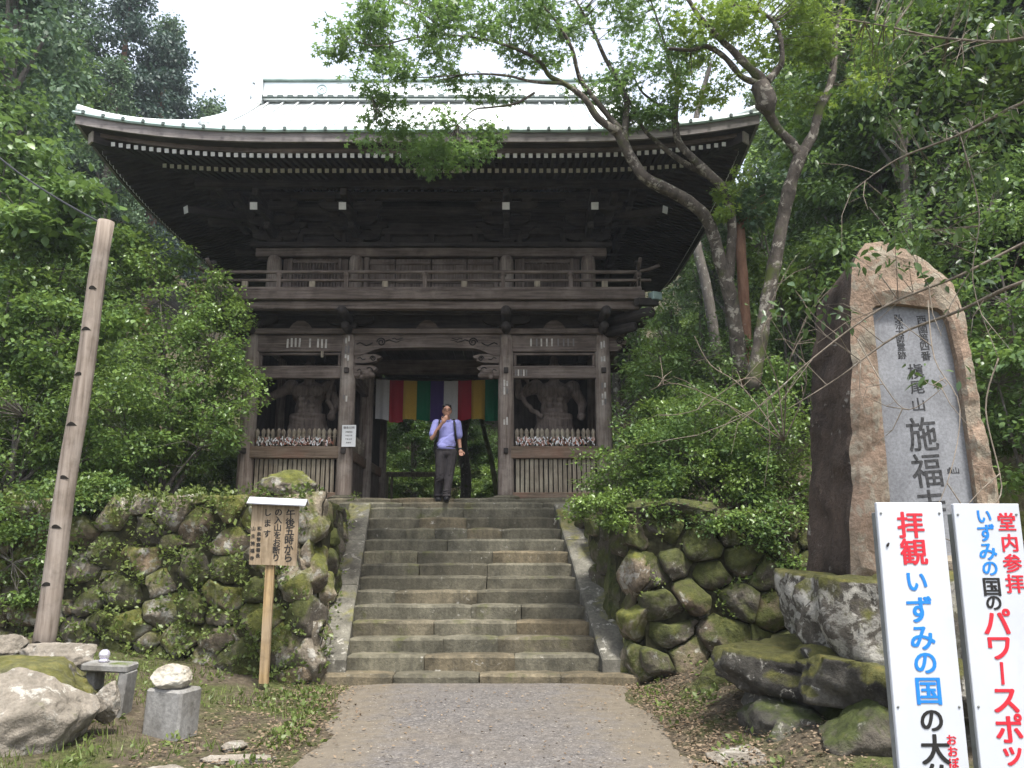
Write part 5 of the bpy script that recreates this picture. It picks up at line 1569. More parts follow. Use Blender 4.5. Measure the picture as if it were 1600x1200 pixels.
bark_maple = bark('maple_bark', (.036, .030, .025), (.135, .115, .095), (.33, .305, .255), .6, .3, (6, 6, 4))
bark_red = bark('reddish_bark', (.12, .06, .04), (.26, .15, .10), (.3, .28, .24), .1)
bark_grey = bark('grey_bark', (.06, .052, .045), (.16, .145, .125), (.36, .35, .31), .4, .1)

def trunk_px(mb, pts, n=10, lump=.18):
    """a limb from photograph points (u, v, Y, radius in px)"""
    P = [at(u, v, Y) for u, v, Y, r_ in pts]; Rr = [r_ * .8 * pxm(Y, p.z) for (u, v, Y, r_), p in zip(pts, P)]
    # smooth with a Catmull-Rom pass
    out, ro_ = [], []
    for i in range(len(P) - 1):
        p0, p1, p2, p3 = P[max(i - 1, 0)], P[i], P[i + 1], P[min(i + 2, len(P) - 1)]
        for t in np.linspace(0, 1, 6)[:-1]:
            out.append(.5 * ((2 * p1) + (p2 - p0) * t + (2 * p0 - 5 * p1 + 4 * p2 - p3) * t * t + (3 * p1 - p0 - 3 * p2 + p3) * t ** 3)); ro_.append(Rr[i] + (Rr[i + 1] - Rr[i]) * t)
    out.append(P[-1]); ro_.append(Rr[-1])
    mb.tube(out, ro_, n, lump=lump, lumps=4)
    return out

def twigs_to(mb, centers, nodes, r_=.008, frac=1.0):
    nodes = np.array([tuple(p) for p in nodes])
    for c_ in centers:
        if rng.random() > frac: continue
        d = np.linalg.norm(nodes - c_, axis=1); j = int(np.argmin(d))
        if d[j] < .08: continue
        a, b_ = Vector(nodes[j]), Vector(c_)
        m_ = a.lerp(b_, .5) + Vector((rng.uniform(-1, 1), rng.uniform(-1, 1), rng.uniform(-.2, 1))) * .12 * d[j]
        mb.tube([a, m_, b_], [r_ * (1 + .7 * d[j]), r_ * .8, r_ * .4], 5, caps=False)

def blob_px(u, v, ru, rv, Y, dY, n):
    c_ = at(u, v, Y); k = pxm(Y, c_.z)
    return (tuple(c_), (ru * k, dY, rv * k * 1.05), n)

# --- the maple whose limbs arch in front of the gate
def maple():
    root = thing('maple_tree', 'twisting maple with mottled limbs arching across the front of the gate roof', 'tree', tuple(at(1150, 560, 12.6)))
    org = Vector(root.location)
    mb = MB(); nodes = []
    limbs = [
        [(1158, 590, 12.6, 17), (1150, 520, 12.5, 15), (1138, 450, 12.4, 14), (1122, 395, 12.3, 12.5), (1108, 350, 12.2, 12), (1085, 322, 12.0, 12), (1050, 300, 11.8, 11.5), (1012, 280, 11.6, 11), (985, 245, 11.5, 10.5), (968, 210, 11.4, 10), (955, 200, 11.3, 8)],
        [(962, 205, 11.35, 8), (935, 185, 11.2, 7), (910, 150, 11.1, 6), (880, 130, 11.0, 5), (858, 118, 10.9, 5), (845, 98, 10.8, 4), (815, 80, 10.6, 3.2), (760, 62, 10.4, 2.4), (700, 55, 10.2, 1.8), (640, 60, 10, 1.5), (590, 72, 9.9, 1.1), (545, 60, 9.8, .7)],
        [(700, 55, 10.2, 1.6), (660, 20, 10.1, 1.3), (610, -5, 10, 1), (560, -15, 9.9, .7)], [(735, 116, 10.4, 1.4), (680, 120, 10.2, 1.2), (620, 125, 10, 1), (580, 150, 9.9, .7)],
        [(880, 130, 11.0, 4), (835, 128, 10.8, 3), (790, 118, 10.6, 2.4), (735, 116, 10.4, 1.6), (690, 125, 10.3, 1)],
        [(970, 205, 11.4, 8), (950, 180, 11.4, 5.5), (925, 150, 11.3, 5), (905, 120, 11.2, 4.5), (893, 75, 11.0, 3.6), (870, 35, 10.8, 2.6), (840, 0, 10.6, 2), (800, -40, 10.4, 1)],
        [(975, 225, 11.45, 8), (978, 185, 11.6, 6.5), (978, 155, 11.6, 5.5), (962, 120, 11.6, 4.5), (945, 90, 11.6, 4), (925, 45, 11.6, 3), (900, 0, 11.5, 2), (880, -50, 11.4, 1)],
        [(835, 145, 10.9, 2.5), (805, 162, 10.8, 2.4), (765, 168, 10.7, 2.0), (740, 172, 10.6, 1.5), (715, 195, 10.5, 1)],
        [(1136, 450, 12.4, 11), (1142, 400, 12.3, 9.5), (1143, 340, 12.2, 9), (1130, 295, 12.1, 9), (1110, 275, 12.0, 9.5), (1085, 250, 11.9, 8), (1062, 225, 11.8, 7), (1055, 190, 11.8, 6), (1058, 140, 11.8, 4), (1045, 90, 11.7, 3), (1030, 40, 11.6, 2.2), (1010, -20, 11.5, 1.2)],
        [(1125, 285, 12.1, 7), (1095, 268, 12.1, 6.5), (1062, 250, 12.0, 5.5), (1030, 225, 11.9, 4.5), (1005, 200, 11.8, 3.5), (980, 150, 11.7, 2.2)],
        [(1060, 195, 11.8, 4), (1030, 165, 11.7, 3), (1000, 140, 11.6, 2), (985, 100, 11.5, 1.2)],
    ]
    for l_ in limbs: nodes += trunk_px(mb, [tuple(p) for p in l_], 10)
    blobs = [blob_px(560, 50, 55, 55, 9.8, .7, 34), blob_px(620, 60, 70, 70, 10.2, .8, 70), blob_px(690, 55, 70, 65, 10.3, .9, 64), blob_px(600, 135, 48, 22, 9.9, .5, 26), blob_px(600, 180, 30, 32, 10.0, .4, 20), blob_px(580, 215, 28, 14, 10, .3, 7),
             blob_px(690, 215, 62, 42, 10.4, .55, 66), blob_px(735, 205, 35, 25, 10.5, .4, 14), blob_px(690, 255, 28, 14, 10.35, .3, 10), blob_px(640, 205, 22, 20, 10.3, .4, 9), blob_px(760, 40, 80, 50, 10.6, .9, 50), blob_px(820, 60, 60, 50, 10.8, .8, 32), blob_px(770, 130, 60, 22, 10.6, .5, 20),
             blob_px(850, 15, 70, 45, 10.9, .8, 45), blob_px(940, 40, 80, 60, 11.4, .9, 55), blob_px(950, 120, 70, 60, 11.5, .7, 48), blob_px(1010, 130, 60, 70, 11.6, .7, 60), blob_px(1030, 60, 70, 70, 11.6, .9, 60), blob_px(1000, 190, 45, 30, 11.6, .5, 22),
             blob_px(690, -30, 200, 50, 10.3, 1.2, 60), blob_px(950, -40, 180, 50, 11.3, 1.2, 50), blob_px(870, 95, 40, 25, 11, .5, 12)]
    blobs = [(c_, r_, max(3, int(n_ * .72))) for c_, r_, n_ in blobs]
    me, cs = crown(blobs, 26, .27, .072, T_MAPLE, [L_maple], flat=.35, droop=.35)
    twigs_to(mb, cs, nodes, .005, .55)
    mb.v = [tuple(Vector(p) - org) for p in mb.v]
    link('trunk', mb.mesh('trunk', [bark_maple], True), root)
    link('crown', me, root, -org)
    b2 = [blob_px(1135, 285, 26, 18, 12.0, .3, 10), blob_px(1120, 335, 22, 10, 12.0, .3, 5)]
    me, cs = crown(b2, 30, .2, .075, T_MAPLE, [L_maple_y], flat=.4)
    link('sprout_leaves', me, root, -org)
maple()

def burl_tree():
    root = thing('burled_tree', 'slender lichened tree with a dark burl on its left fork, right of the gate', 'tree', tuple(at(1195, 560, 12.0)))
    org = Vector(root.location); mb = MB(); nodes = []
    for l_ in ([(1175, 610, 12.0, 15), (1190, 520, 11.9, 14), (1208, 430, 11.8, 13), (1222, 350, 11.7, 12.5), (1232, 300, 11.6, 12.5), (1248, 250, 11.5, 13), (1255, 235, 11.5, 12)],
               [(1250, 245, 11.5, 10), (1235, 222, 11.4, 9), (1215, 200, 11.3, 9), (1203, 180, 11.2, 10), (1196, 160, 11.1, 20), (1190, 140, 11.1, 19), (1190, 125, 11.1, 10), (1170, 105, 11.0, 8), (1140, 75, 10.9, 6.5), (1110, 45, 10.8, 6), (1085, 15, 10.7, 5), (1060, -30, 10.6, 4)],
               [(1185, 130, 11.1, 7), (1160, 120, 11.0, 6), (1135, 92, 11.0, 5), (1105, 72, 10.9, 4.5), (1080, 78, 10.9, 4), (1045, 76, 10.8, 3)],
               [(1198, 128, 11.1, 8), (1212, 112, 11.1, 6), (1222, 92, 11.0, 5), (1218, 55, 11.0, 4.5), (1205, 30, 11.0, 4), (1180, 15, 10.9, 3), (1150, 10, 10.9, 2)],
               [(1255, 240, 11.5, 10), (1272, 205, 11.5, 9), (1280, 170, 11.5, 8), (1295, 140, 11.5, 7.5), (1303, 95, 11.5, 6.5), (1305, 50, 11.5, 5), (1318, 0, 11.5, 4), (1325, -50, 11.4, 3)]):
        nodes += trunk_px(mb, l_, 12, .3)
    blobs = [blob_px(1120, 40, 70, 60, 10.9, .7, 36), blob_px(1200, 30, 80, 55, 11.2, .9, 48), blob_px(1290, 40, 80, 60, 11.4, .9, 48), blob_px(1250, 110, 60, 50, 11.4, .7, 28), blob_px(1340, 90, 50, 60, 11.5, .7, 26), blob_px(1160, -30, 160, 50, 11, 1.2, 40), blob_px(1085, 120, 45, 50, 11.2, .6, 22)]
    me, cs = crown(blobs, 26, .27, .078, T_MAPLE, [L_maple_y], flat=.35, droop=.35)
    twigs_to(mb, cs, nodes, .005, .5)
    mb.v = [tuple(Vector(p) - org) for p in mb.v]
    link('trunk', mb.mesh('trunk', [bark_maple], True), root); link('crown', me, root, -org)
burl_tree()

def bare_trunk(name, label, pts, mat, blobs, leaf=L_mid, size=.1):
    b0 = at(*pts[0][:3])
    root = thing(name, label, 'tree', tuple(b0)); mb = MB()
    nodes = trunk_px(mb, pts, 10, .12)
    me, cs = crown(blobs, 26, .34, size, T_BROAD, [leaf])
    twigs_to(mb, cs, nodes, .007, .4)
    mb.v = [tuple(Vector(p) - b0) for p in mb.v]
    link('trunk', mb.mesh('trunk', [mat], True), root); link('crown', me, root, -b0)
bare_trunk('young_cedar', 'short reddish trunk standing close behind the maple', [(1168, 600, 12.9, 12), (1163, 480, 12.9, 11), (1158, 400, 12.95, 10), (1156, 350, 13.0, 9)], bark_red, [blob_px(1160, 335, 30, 34, 12.9, .35, 26), blob_px(1185, 310, 34, 40, 13.2, .4, 18)], L_ced)
bare_trunk('leaning_tree', 'thin grey mottled trunk leaning behind the gate corner', [(1128, 600, 22.5, 11), (1104, 450, 22.6, 10), (1088, 380, 22.7, 9), (1080, 300, 22.8, 8), (1085, 200, 23, 6), (1110, 100, 23.2, 4)], bark_grey, [blob_px(1120, 90, 90, 70, 23.4, 1.4, 40)])
bare_trunk('white_barked_tree', 'pale spotted trunk among dark foliage above the monument', [(1430, 420, 15, 10), (1410, 300, 15, 10), (1395, 215, 15, 9.5), (1388, 120, 15.1, 9), (1385, 20, 15.2, 8), (1380, -100, 15.4, 7)], bark('pale_bark', (.20, .19, .17), (.42, .40, .36), (.5, .5, .46), .5), [blob_px(1400, -20, 130, 80, 15.3, 1.4, 50)], L_dark)
bare_trunk('passage_tree', 'pale tree trunk seen through the gate passage behind the man', [(727, 790, 21.5, 11), (728, 740, 21.5, 10), (722, 690, 21.4, 9.5), (730, 640, 21.4, 9), (735, 560, 21.3, 8), (745, 400, 21.2, 7)], bark_grey, [blob_px(735, 380, 120, 70, 22, 1.2, 40)])
bare_trunk('mossy_sapling', 'thin mossy green stem in the right of the gate passage', [(778, 785, 19.8, 5), (768, 720, 19.9, 5), (758, 680, 20, 4.5), (752, 640, 20.1, 4), (756, 560, 20.2, 3)], bark('mossy_bark', (.07, .08, .03), (.20, .21, .10), (.3, .3, .2), .2, .5), [blob_px(760, 480, 60, 60, 20.3, .8, 14)])

# --- shrubs
def shrub(label, blobs, leaf, size, per=34, rad=.20, base=None, tmpl=T_RHOMB, name='shrub', stems=9, **kw):
    cs0 = np.concatenate([np.array([b_[0]]) for b_ in blobs])
    bx_ = Vector(base) if base else Vector((cs0[:, 0].mean(), cs0[:, 1].mean(), cs0[:, 2].min() - blobs[int(cs0[:, 2].argmin())][1][2]))
    root = thing(name, label, 'shrub', tuple(bx_))
    me, cs = crown(blobs, per, rad, size, tmpl, [leaf, {'shrub_leaf': L_mid, 'light_shrub_leaf': L_shrub, 'broadleaf': L_shrub_l}[leaf.name]], shell=.62, **kw)
    mb = MB(); nodes = [tuple(bx_)]
    for b_ in blobs:
        c_ = Vector(b_[0]); mid_ = bx_.lerp(c_, .5) + Vector((rng.uniform(-.2, .2), rng.uniform(-.2, .2), -.1))
        mb.tube([bx_, mid_, c_], [.035, .025, .012], 6); nodes += [tuple(mid_), tuple(c_), tuple(mid_.lerp(c_, .5))]
    twigs_to(mb, cs, nodes, .005, .35)
    mb.v = [tuple(Vector(p) - bx_) for p in mb.v]
    link('branches', mb.mesh('branches', [bark_grey]), root)
    link('foliage', me, root, -bx_)
    return root
shrub('dense clipped-looking shrub spilling over the wall right of the gate', [blob_px(1110, 680, 90, 75, 11.7, .8, 230), blob_px(1180, 690, 90, 80, 11.4, .7, 200), blob_px(1060, 720, 90, 60, 11.3, .6, 170), blob_px(1010, 740, 85, 55, 11.5, .7, 150), blob_px(960, 775, 65, 40, 11.2, .5, 80), blob_px(1120, 760, 110, 60, 11.4, .7, 160), blob_px(1210, 720, 65, 85, 11.6, .8, 110), blob_px(1200, 800, 60, 45, 11.2, .5, 70), blob_px(1090, 815, 60, 26, 10.9, .35, 60), blob_px(1000, 790, 70, 34, 10.75, .3, 90), blob_px(930, 795, 40, 26, 10.9, .3, 40), blob_px(1170, 825, 80, 34, 10.6, .3, 90), blob_px(1235, 850, 30, 40, 10.5, .3, 30), blob_px(1040, 640, 40, 35, 12.0, .5, 34)],
      L_shrub, .052, 36, .17, base=(3.0, 11.5, 2.2), flat=.5, droop=.1)
shrub('broad light green shrub standing against the left end of the gate', [blob_px(330, 540, 60, 60, 13.2, .8, 110), blob_px(250, 470, 90, 75, 13.4, 1.0, 170), blob_px(270, 600, 110, 80, 12.9, 1.0, 220), blob_px(330, 640, 55, 60, 13.0, .7, 90), blob_px(200, 680, 90, 70, 12.6, .9, 140), blob_px(310, 700, 60, 30, 12.8, .6, 50), blob_px(395, 590, 18, 16, 13.6, .3, 10), blob_px(345, 480, 35, 45, 13.6, .6, 44)],
      L_shrub_l, .068, 32, .22, base=(-5.6, 13.2, 2.2))
shrub('bright leafy bush behind the top of the leaning pole', [blob_px(70, 420, 90, 60, 13.5, 1.1, 130), blob_px(150, 470, 80, 60, 13.2, 1.0, 110), blob_px(40, 500, 70, 70, 12.6, 1.0, 110), blob_px(90, 540, 90, 60, 12.3, .9, 130), blob_px(220, 400, 60, 40, 13.8, .9, 70)], L_shrub_l, .085, 26, .25, base=(-8.0, 13.2, 2.2), tmpl=T_BROAD)
shrub('low dark green bush at the left picture edge above the wall', [blob_px(40, 650, 110, 70, 11.9, 1.0, 190), blob_px(150, 640, 80, 55, 12.2, .9, 110), blob_px(30, 740, 90, 45, 11.6, .7, 100), blob_px(130, 720, 60, 40, 12, .6, 60), blob_px(-20, 830, 60, 50, 11.4, .6, 50), blob_px(60, 800, 90, 40, 11.2, .5, 110), blob_px(20, 880, 60, 60, 11.0, .4, 70), blob_px(160, 770, 60, 28, 11.4, .4, 60)], L_shrub, .06, 32, .2, base=(-7.6, 12.0, 2.2))
shrub('large-leaved climber hanging at the upper left picture edge', [blob_px(30, 330, 90, 50, 12.5, .9, 70), blob_px(120, 350, 70, 45, 13, .9, 60), blob_px(10, 250, 60, 50, 13.5, .9, 44), blob_px(70, 280, 60, 40, 14, .8, 36)], L_mid, .15, 15, .32, base=(-9.0, 13.4, 2.6), tmpl=T_BROAD)
shrub('loose undergrowth bush between the gate corner and the maple', [blob_px(1030, 560, 40, 60, 13.4, .6, 60), blob_px(1100, 560, 60, 40, 13.0, .6, 66), blob_px(1170, 610, 80, 45, 12.6, .7, 90), blob_px(1230, 570, 50, 60, 12.8, .7, 70), blob_px(1000, 620, 25, 40, 13.2, .4, 24)], L_mid, .07, 24, .22, base=(3.9, 13.0, 2.5))
shrub('shrub with fresh green leaves behind the gate eave at right', [blob_px(1190, 380, 55, 60, 13.6, .7, 66), blob_px(1180, 300, 40, 50, 14.2, .7, 44), blob_px(1260, 420, 60, 70, 13.8, .8, 74), blob_px(1220, 480, 60, 40, 13.2, .7, 50)], L_shrub_l, .085, 24, .26, base=(5.2, 13.6, 3.2), tmpl=T_BROAD)
shrub('fresh green bushes right of the monument', [blob_px(1580, 480, 70, 90, 9.8, .8, 110), blob_px(1560, 600, 60, 70, 9.4, .7, 80), blob_px(1600, 700, 60, 60, 9.2, .7, 70), blob_px(1545, 330, 60, 60, 10.5, .8, 66)], L_mid, .075, 24, .24, base=(6.2, 9.8, 1.0), tmpl=T_BROAD)

# --- overhanging branches at the upper right, rooted outside the picture
def overhang():
    b0 = Vector((5.6, 5.4, 1.0))
    root = thing('overhanging_tree', 'leafy branches with long leaves reaching in at the upper right edge', 'tree', tuple(b0)); mb = MB(); nodes = []
    mb.tube([b0, b0 + Vector((.1, .1, 2)), b0 + Vector((0, .2, 3.5)), b0 + Vector((-.2, .2, 5))], [.12, .10, .08, .05], 10, lump=.15)
    ends = []
    for l_ in ([(1720, 420, 5.4, 9), (1600, 440, 5.8, 7), (1500, 485, 6.2, 6), (1400, 525, 6.4, 4), (1310, 590, 6.5, 2.5), (1230, 640, 6.6, 1.6)],
               [(1720, 330, 5.4, 7), (1620, 370, 5.8, 6), (1500, 430, 6.0, 5), (1380, 480, 6.1, 4), (1270, 560, 6.2, 2.5), (1180, 640, 6.3, 1.8), (1090, 680, 6.4, 1.2)],
               [(1720, 120, 5.4, 9), (1600, 160, 5.7, 7), (1500, 210, 6.0, 5), (1400, 250, 6.2, 3), (1330, 300, 6.3, 2)],
               [(1720, 0, 5.4, 9), (1600, 60, 5.6, 6), (1480, 60, 5.8, 4), (1380, 40, 6, 3), (1320, 30, 6.1, 2)],
               [(1560, 560, 5.4, 3), (1540, 640, 5.4, 2.6), (1565, 760, 5.3, 2.2), (1540, 800, 5.2, 1.8), (1500, 850, 5.1, 1)],
               [(1450, 470, 6.0, 2.4), (1460, 560, 5.6, 2), (1500, 640, 5.3, 1.8), (1470, 780, 5.0, 1.4), (1400, 850, 4.9, .9)],
               [(1340, 530, 6.2, 2.4), (1380, 600, 5.9, 2), (1420, 640, 5.8, 1.6), (1480, 600, 5.7, 1.2)],
               [(1500, 210, 6.0, 2), (1530, 330, 5.9, 2), (1520, 440, 5.9, 1.6), (1560, 560, 5.7, 1.4)]):
        nodes += trunk_px(mb, [(u, v, Y, r_ * .55) for u, v, Y, r_ in l_], 7, .25)
    blobs = [blob_px(1560, 110, 120, 60, 5.9, .8, 46), blob_px(1450, 60, 110, 60, 6.2, .8, 42), blob_px(1500, 200, 110, 60, 6.1, .7, 34), blob_px(1400, 250, 80, 50, 6.3, .5, 14), blob_px(1560, 300, 70, 80, 6.0, .6, 22), blob_px(1450, 400, 110, 50, 6.2, .6, 22), blob_px(1350, 440, 90, 50, 6.4, .5, 12), blob_px(1280, 480, 70, 50, 6.5, .5, 8), blob_px(1560, 430, 60, 50, 5.8, .5, 10), blob_px(1380, 100, 50, 60, 6.5, .6, 14), blob_px(1520, -40, 160, 60, 5.9, .9, 40), blob_px(1430, 560, 60, 60, 5.8, .4, 3)]
    me, cs = crown(blobs, 6, .20, .080, T_OVATE, [L_over], flat=.6, droop=.5, upn=.7)
    twigs_to(mb, cs, nodes, .003, .8)
    # bare twigs drooping over the panel and signs
    for k in range(46):
        p = Vector(nodes[rng.randrange(len(nodes))]); d = Vector((rng.uniform(-1, .3), rng.uniform(-.5, .3), rng.uniform(-.9, .3))).normalized()
        L = rng.uniform(.25, .7); q = p + d * L * .5 + Vector((0, 0, rng.uniform(-.05, .05))); r_ = p + d * L + Vector((rng.uniform(-.1, .1), 0, -.1 * L))
        mb.tube([p, q, r_], [.0045, .003, .0015], 5, caps=False)
        mb.tube([q, q + Vector((rng.uniform(-.2, .1), 0, rng.uniform(-.15, .1)))], [.0025, .001], 4, caps=False)
    mb.v = [tuple(Vector(p) - b0) for p in mb.v]
    link('branches', mb.mesh('branches', [bark('twig_bark', (.10, .085, .065), (.25, .21, .165), (.35, .33, .28), .3)], True), root)
    link('foliage', me, root, -b0)
overhang()
# bare dry twigs arching out of the undergrowth below the maple
b0 = at(1225, 690, 8.9)
dry = thing('dry_bush', 'tangle of bare dry twigs arching in front of the shrub below the maple', 'dead bush', tuple(b0))
for l_ in ([(1225, 690, 8.9, 3), (1215, 600, 8.8, 2.6), (1190, 520, 8.6, 2.0), (1225, 430, 8.5, 1.0)], [(1225, 690, 8.9, 3), (1180, 590, 8.6, 2.2), (1090, 640, 8.8, 1.6), (1030, 650, 9, 1.0)], [(1225, 690, 8.9, 3), (1235, 560, 8.5, 2.2), (1280, 470, 8.3, 1.6), (1330, 430, 8.2, 1.0)],
           [(1225, 690, 8.9, 3), (1160, 605, 9.1, 2), (1110, 570, 9.3, 1.8), (1085, 525, 9.4, 1.0)], [(1225, 690, 8.9, 3), (1150, 640, 8.8, 2.0), (1060, 600, 8.9, 1.5), (1015, 610, 9, 1.0)], [(1225, 690, 8.9, 3), (1260, 600, 8.7, 2), (1250, 520, 8.6, 1.5), (1290, 450, 8.5, .9)]):
    mb = MB(); nd = trunk_px(mb, [(u, v, Y, r_ * .5) for u, v, Y, r_ in l_], 6, .25)
    for k in range(5):
        p = nd[rng.randrange(3, len(nd) - 1)]; d = Vector((rng.uniform(-1, 1), rng.uniform(-.4, .4), rng.uniform(-.3, 1))).normalized() * rng.uniform(.15, .4)
        mb.tube([p, p + d * .5 + Vector((0, 0, .03)), p + d], [.005, .004, .002], 5, caps=False)
    mb.v = [tuple(Vector(p) - b0) for p in mb.v]
    link('dry_twig', mb.mesh('dry_twig', [bark('dry_bark_%d' % int(l_[3][0]), (.10, .08, .06), (.24, .20, .155), (.3, .27, .22), .2)], True), dry)

# ================================================================ the woods on the slopes (read as one mass)
lib = bpy.data.collections.new('woods_library')
def lib_tree(name, h, blobs, per, rad, size, tmpl, leaf, tr, **kw):
    me, cs = crown(blobs, per, rad, size, tmpl, [leaf], **kw)
    mb = MB(); mb.tube([(0, 0, -.8), (.1, 0, h * .3), (0, .1, h * .6), (.05, 0, h * .92)], [tr * 1.2, tr, tr * .7, tr * .15], 8, lump=.15)
    for b_ in blobs[::2]: mb.tube([(0, 0, b_[0][2] * .75), tuple(Vector(b_[0]))], [tr * .4, tr * .12], 5, caps=False)
    nv, nf = len(me.vertices), len(me.polygons)
    bm = bmesh.new(); bm.from_mesh(me)
    t_me = mb.mesh('t', [bark_grey]); 
    k0 = len(bm.faces); bm.from_mesh(t_me); bm.faces.ensure_lookup_table()
    for f in bm.faces[k0:]: f.material_index = 1
    bm.to_mesh(me); bm.free(); me.materials.append(bark_grey)
    o = bpy.data.objects.new(name, me); lib.objects.link(o); return o
def rb(n, R0, h0, h1, r0, r1, num):
    out = []
    for k in range(n):
        w = rng.uniform(0, 6.28); z = rng.uniform(h0, h1); t = (z - h0) / (h1 - h0)
        q = R0 * (1 - .55 * t) * rng.uniform(.35, 1)
        s = rng.uniform(r0, r1); out.append(((q * math.cos(w), q * math.sin(w), z), (s, s, s * .7), num))
    return out
lib_tree('w0', 9, rb(22, 2.6, 3.0, 8.8, .9, 1.5, 24), 26, .5, .17, T_RHOMB, L_mid, .2)
lib_tree('w1', 10, rb(26, 2.4, 2.5, 9.8, .8, 1.4, 22), 26, .48, .16, T_RHOMB, L_dark, .2)
ced = []
for k in range(46):
    t = k / 45; z = 2.2 + 11.5 * t; w = k * 2.4; q = 2.1 * (1 - t) ** .8 + .25
    ced.append(((q * .6 * math.cos(w), q * .6 * math.sin(w), z), (q * .55, q * .55, .5), 12))
lib_tree('w2', 14, ced, 34, .42, .15, T_RHOMB, L_ced, .24, flat=.7, droop=.6, upn=.5)
lib_tree('w3', 4, rb(14, 1.5, .4, 3.4, .7, 1.0, 22), 26, .35, .12, T_RHOMB, L_shrub, .07)
lib_tree('w4', 6.5, rb(16, 2.0, 1.2, 6.3, .7, 1.2, 24), 32, .42, .11, T_OVATE, L_mid, .12)
def scatter(name, pts, label=None):
    """pts: (x, y, z, scale, yaw, which) -> one object that instances the library"""
    me = bpy.data.meshes.new(name)
    me.from_pydata([p[:3] for p in pts], [], [])
    for an, ty, i in (('scl', 'FLOAT', 3), ('yaw', 'FLOAT', 4), ('which', 'INT', 5)):
        at_ = me.attributes.new(an, ty, 'POINT'); at_.data.foreach_set('value', [p[i] for p in pts])
    o = link(name, me, kind='stuff')
    ng = bpy.data.node_groups.new(name, 'GeometryNodeTree')
    ng.interface.new_socket('Geometry', in_out='INPUT', socket_type='NodeSocketGeometry'); ng.interface.new_socket('Geometry', in_out='OUTPUT', socket_type='NodeSocketGeometry')
    gi, go = ng.nodes.new('NodeGroupInput'), ng.nodes.new('NodeGroupOutput')
    ip = ng.nodes.new('GeometryNodeInstanceOnPoints'); ci = ng.nodes.new('GeometryNodeCollectionInfo')
    ci.inputs['Collection'].default_value = lib; ci.inputs['Separate Children'].default_value = True; ci.inputs['Reset Children'].default_value = True
    def attr(n_, t_):
        a_ = ng.nodes.new('GeometryNodeInputNamedAttribute'); a_.data_type = t_; a_.inputs['Name'].default_value = n_; return a_.outputs['Attribute']
    cx_ = ng.nodes.new('ShaderNodeCombineXYZ'); er = ng.nodes.new('FunctionNodeEulerToRotation')
    ng.links.new(attr('yaw', 'FLOAT'), cx_.inputs[2]); ng.links.new(cx_.outputs[0], er.inputs[0])
    ng.links.new(gi.outputs[0], ip.inputs['Points']); ng.links.new(ci.outputs[0], ip.inputs['Instance']); ip.inputs['Pick Instance'].default_value = True
    ng.links.new(attr('which', 'INT'), ip.inputs['Instance Index']); ng.links.new(er.outputs[0], ip.inputs['Rotation']); ng.links.new(attr('scl', 'FLOAT'), ip.inputs['Scale'])
    ng.links.new(ip.outputs[0], go.inputs[0])
    md = o.modifiers.new('scatter', 'NODES'); md.node_group = ng
    if label: o['label'] = label; o['category'] = 'woods'
    return o
wr = random.Random(5)
def fill(n, fx, fy, kinds, smin, smax, ok=lambda x, y: True, mind=1.2):
    out = []; tries = 0
    while len(out) < n and tries < n * 30:
        tries += 1
        x, y = wr.uniform(*fx), wr.uniform(*fy)
        if not ok(x, y) or any((x - q[0]) ** 2 + (y - q[1]) ** 2 < mind * mind for q in out): continue
        out.append((x, y, ground_z(x, y) - .1, wr.uniform(smin, smax), wr.uniform(0, 6.28), wr.choice(kinds)))
    return out
right = fill(60, (7.5, 32), (11, 42), (0, 1, 1, 1), .75, 1.25, lambda x, y: x > 7.6 + max(0, (y - 14)) * .25, 1.7) + fill(60, (6, 16), (9.5, 24), (3, 3, 1, 4), .5, .9, lambda x, y: x > 6.3 + .05 * (y - 9), .9)
left = fill(40, (-32, -9.5), (14.5, 40), (0, 4, 2, 2), .8, 1.2, lambda x, y: x < -9.0 - .22 * (y - 10), 1.7) + fill(46, (-18, -9), (13.5, 24), (3, 3, 4), .6, 1.0, lambda x, y: x < -9.2 - .10 * (y - 14), .9)
back = fill(46, (-9, 9), (24, 40), (3, 4, 1), .7, 1.0, lambda x, y: not (-5.5 < x < 1.5 and y < 30), 1.3) + fill(34, (-6, 2), (23.5, 29), (3, 3, 1), .35, .6, lambda x, y: True, .7) + fill(18, (5.7, 9), (14.5, 24), (3, 3, 4), .45, .8, lambda x, y: True, .8)
scatter('right_slope_woods', right, 'dark leafy woods climbing the slope right of the gate')
left += fill(20, (-9.5, -5.7), (13.6, 20), (3,), .3, .5, lambda x, y: True, .7)
scatter('left_slope_woods', left, 'hazy green woods climbing the slope left of the gate')
scatter('woods_behind_gate', back, 'dim green woods behind the gate')
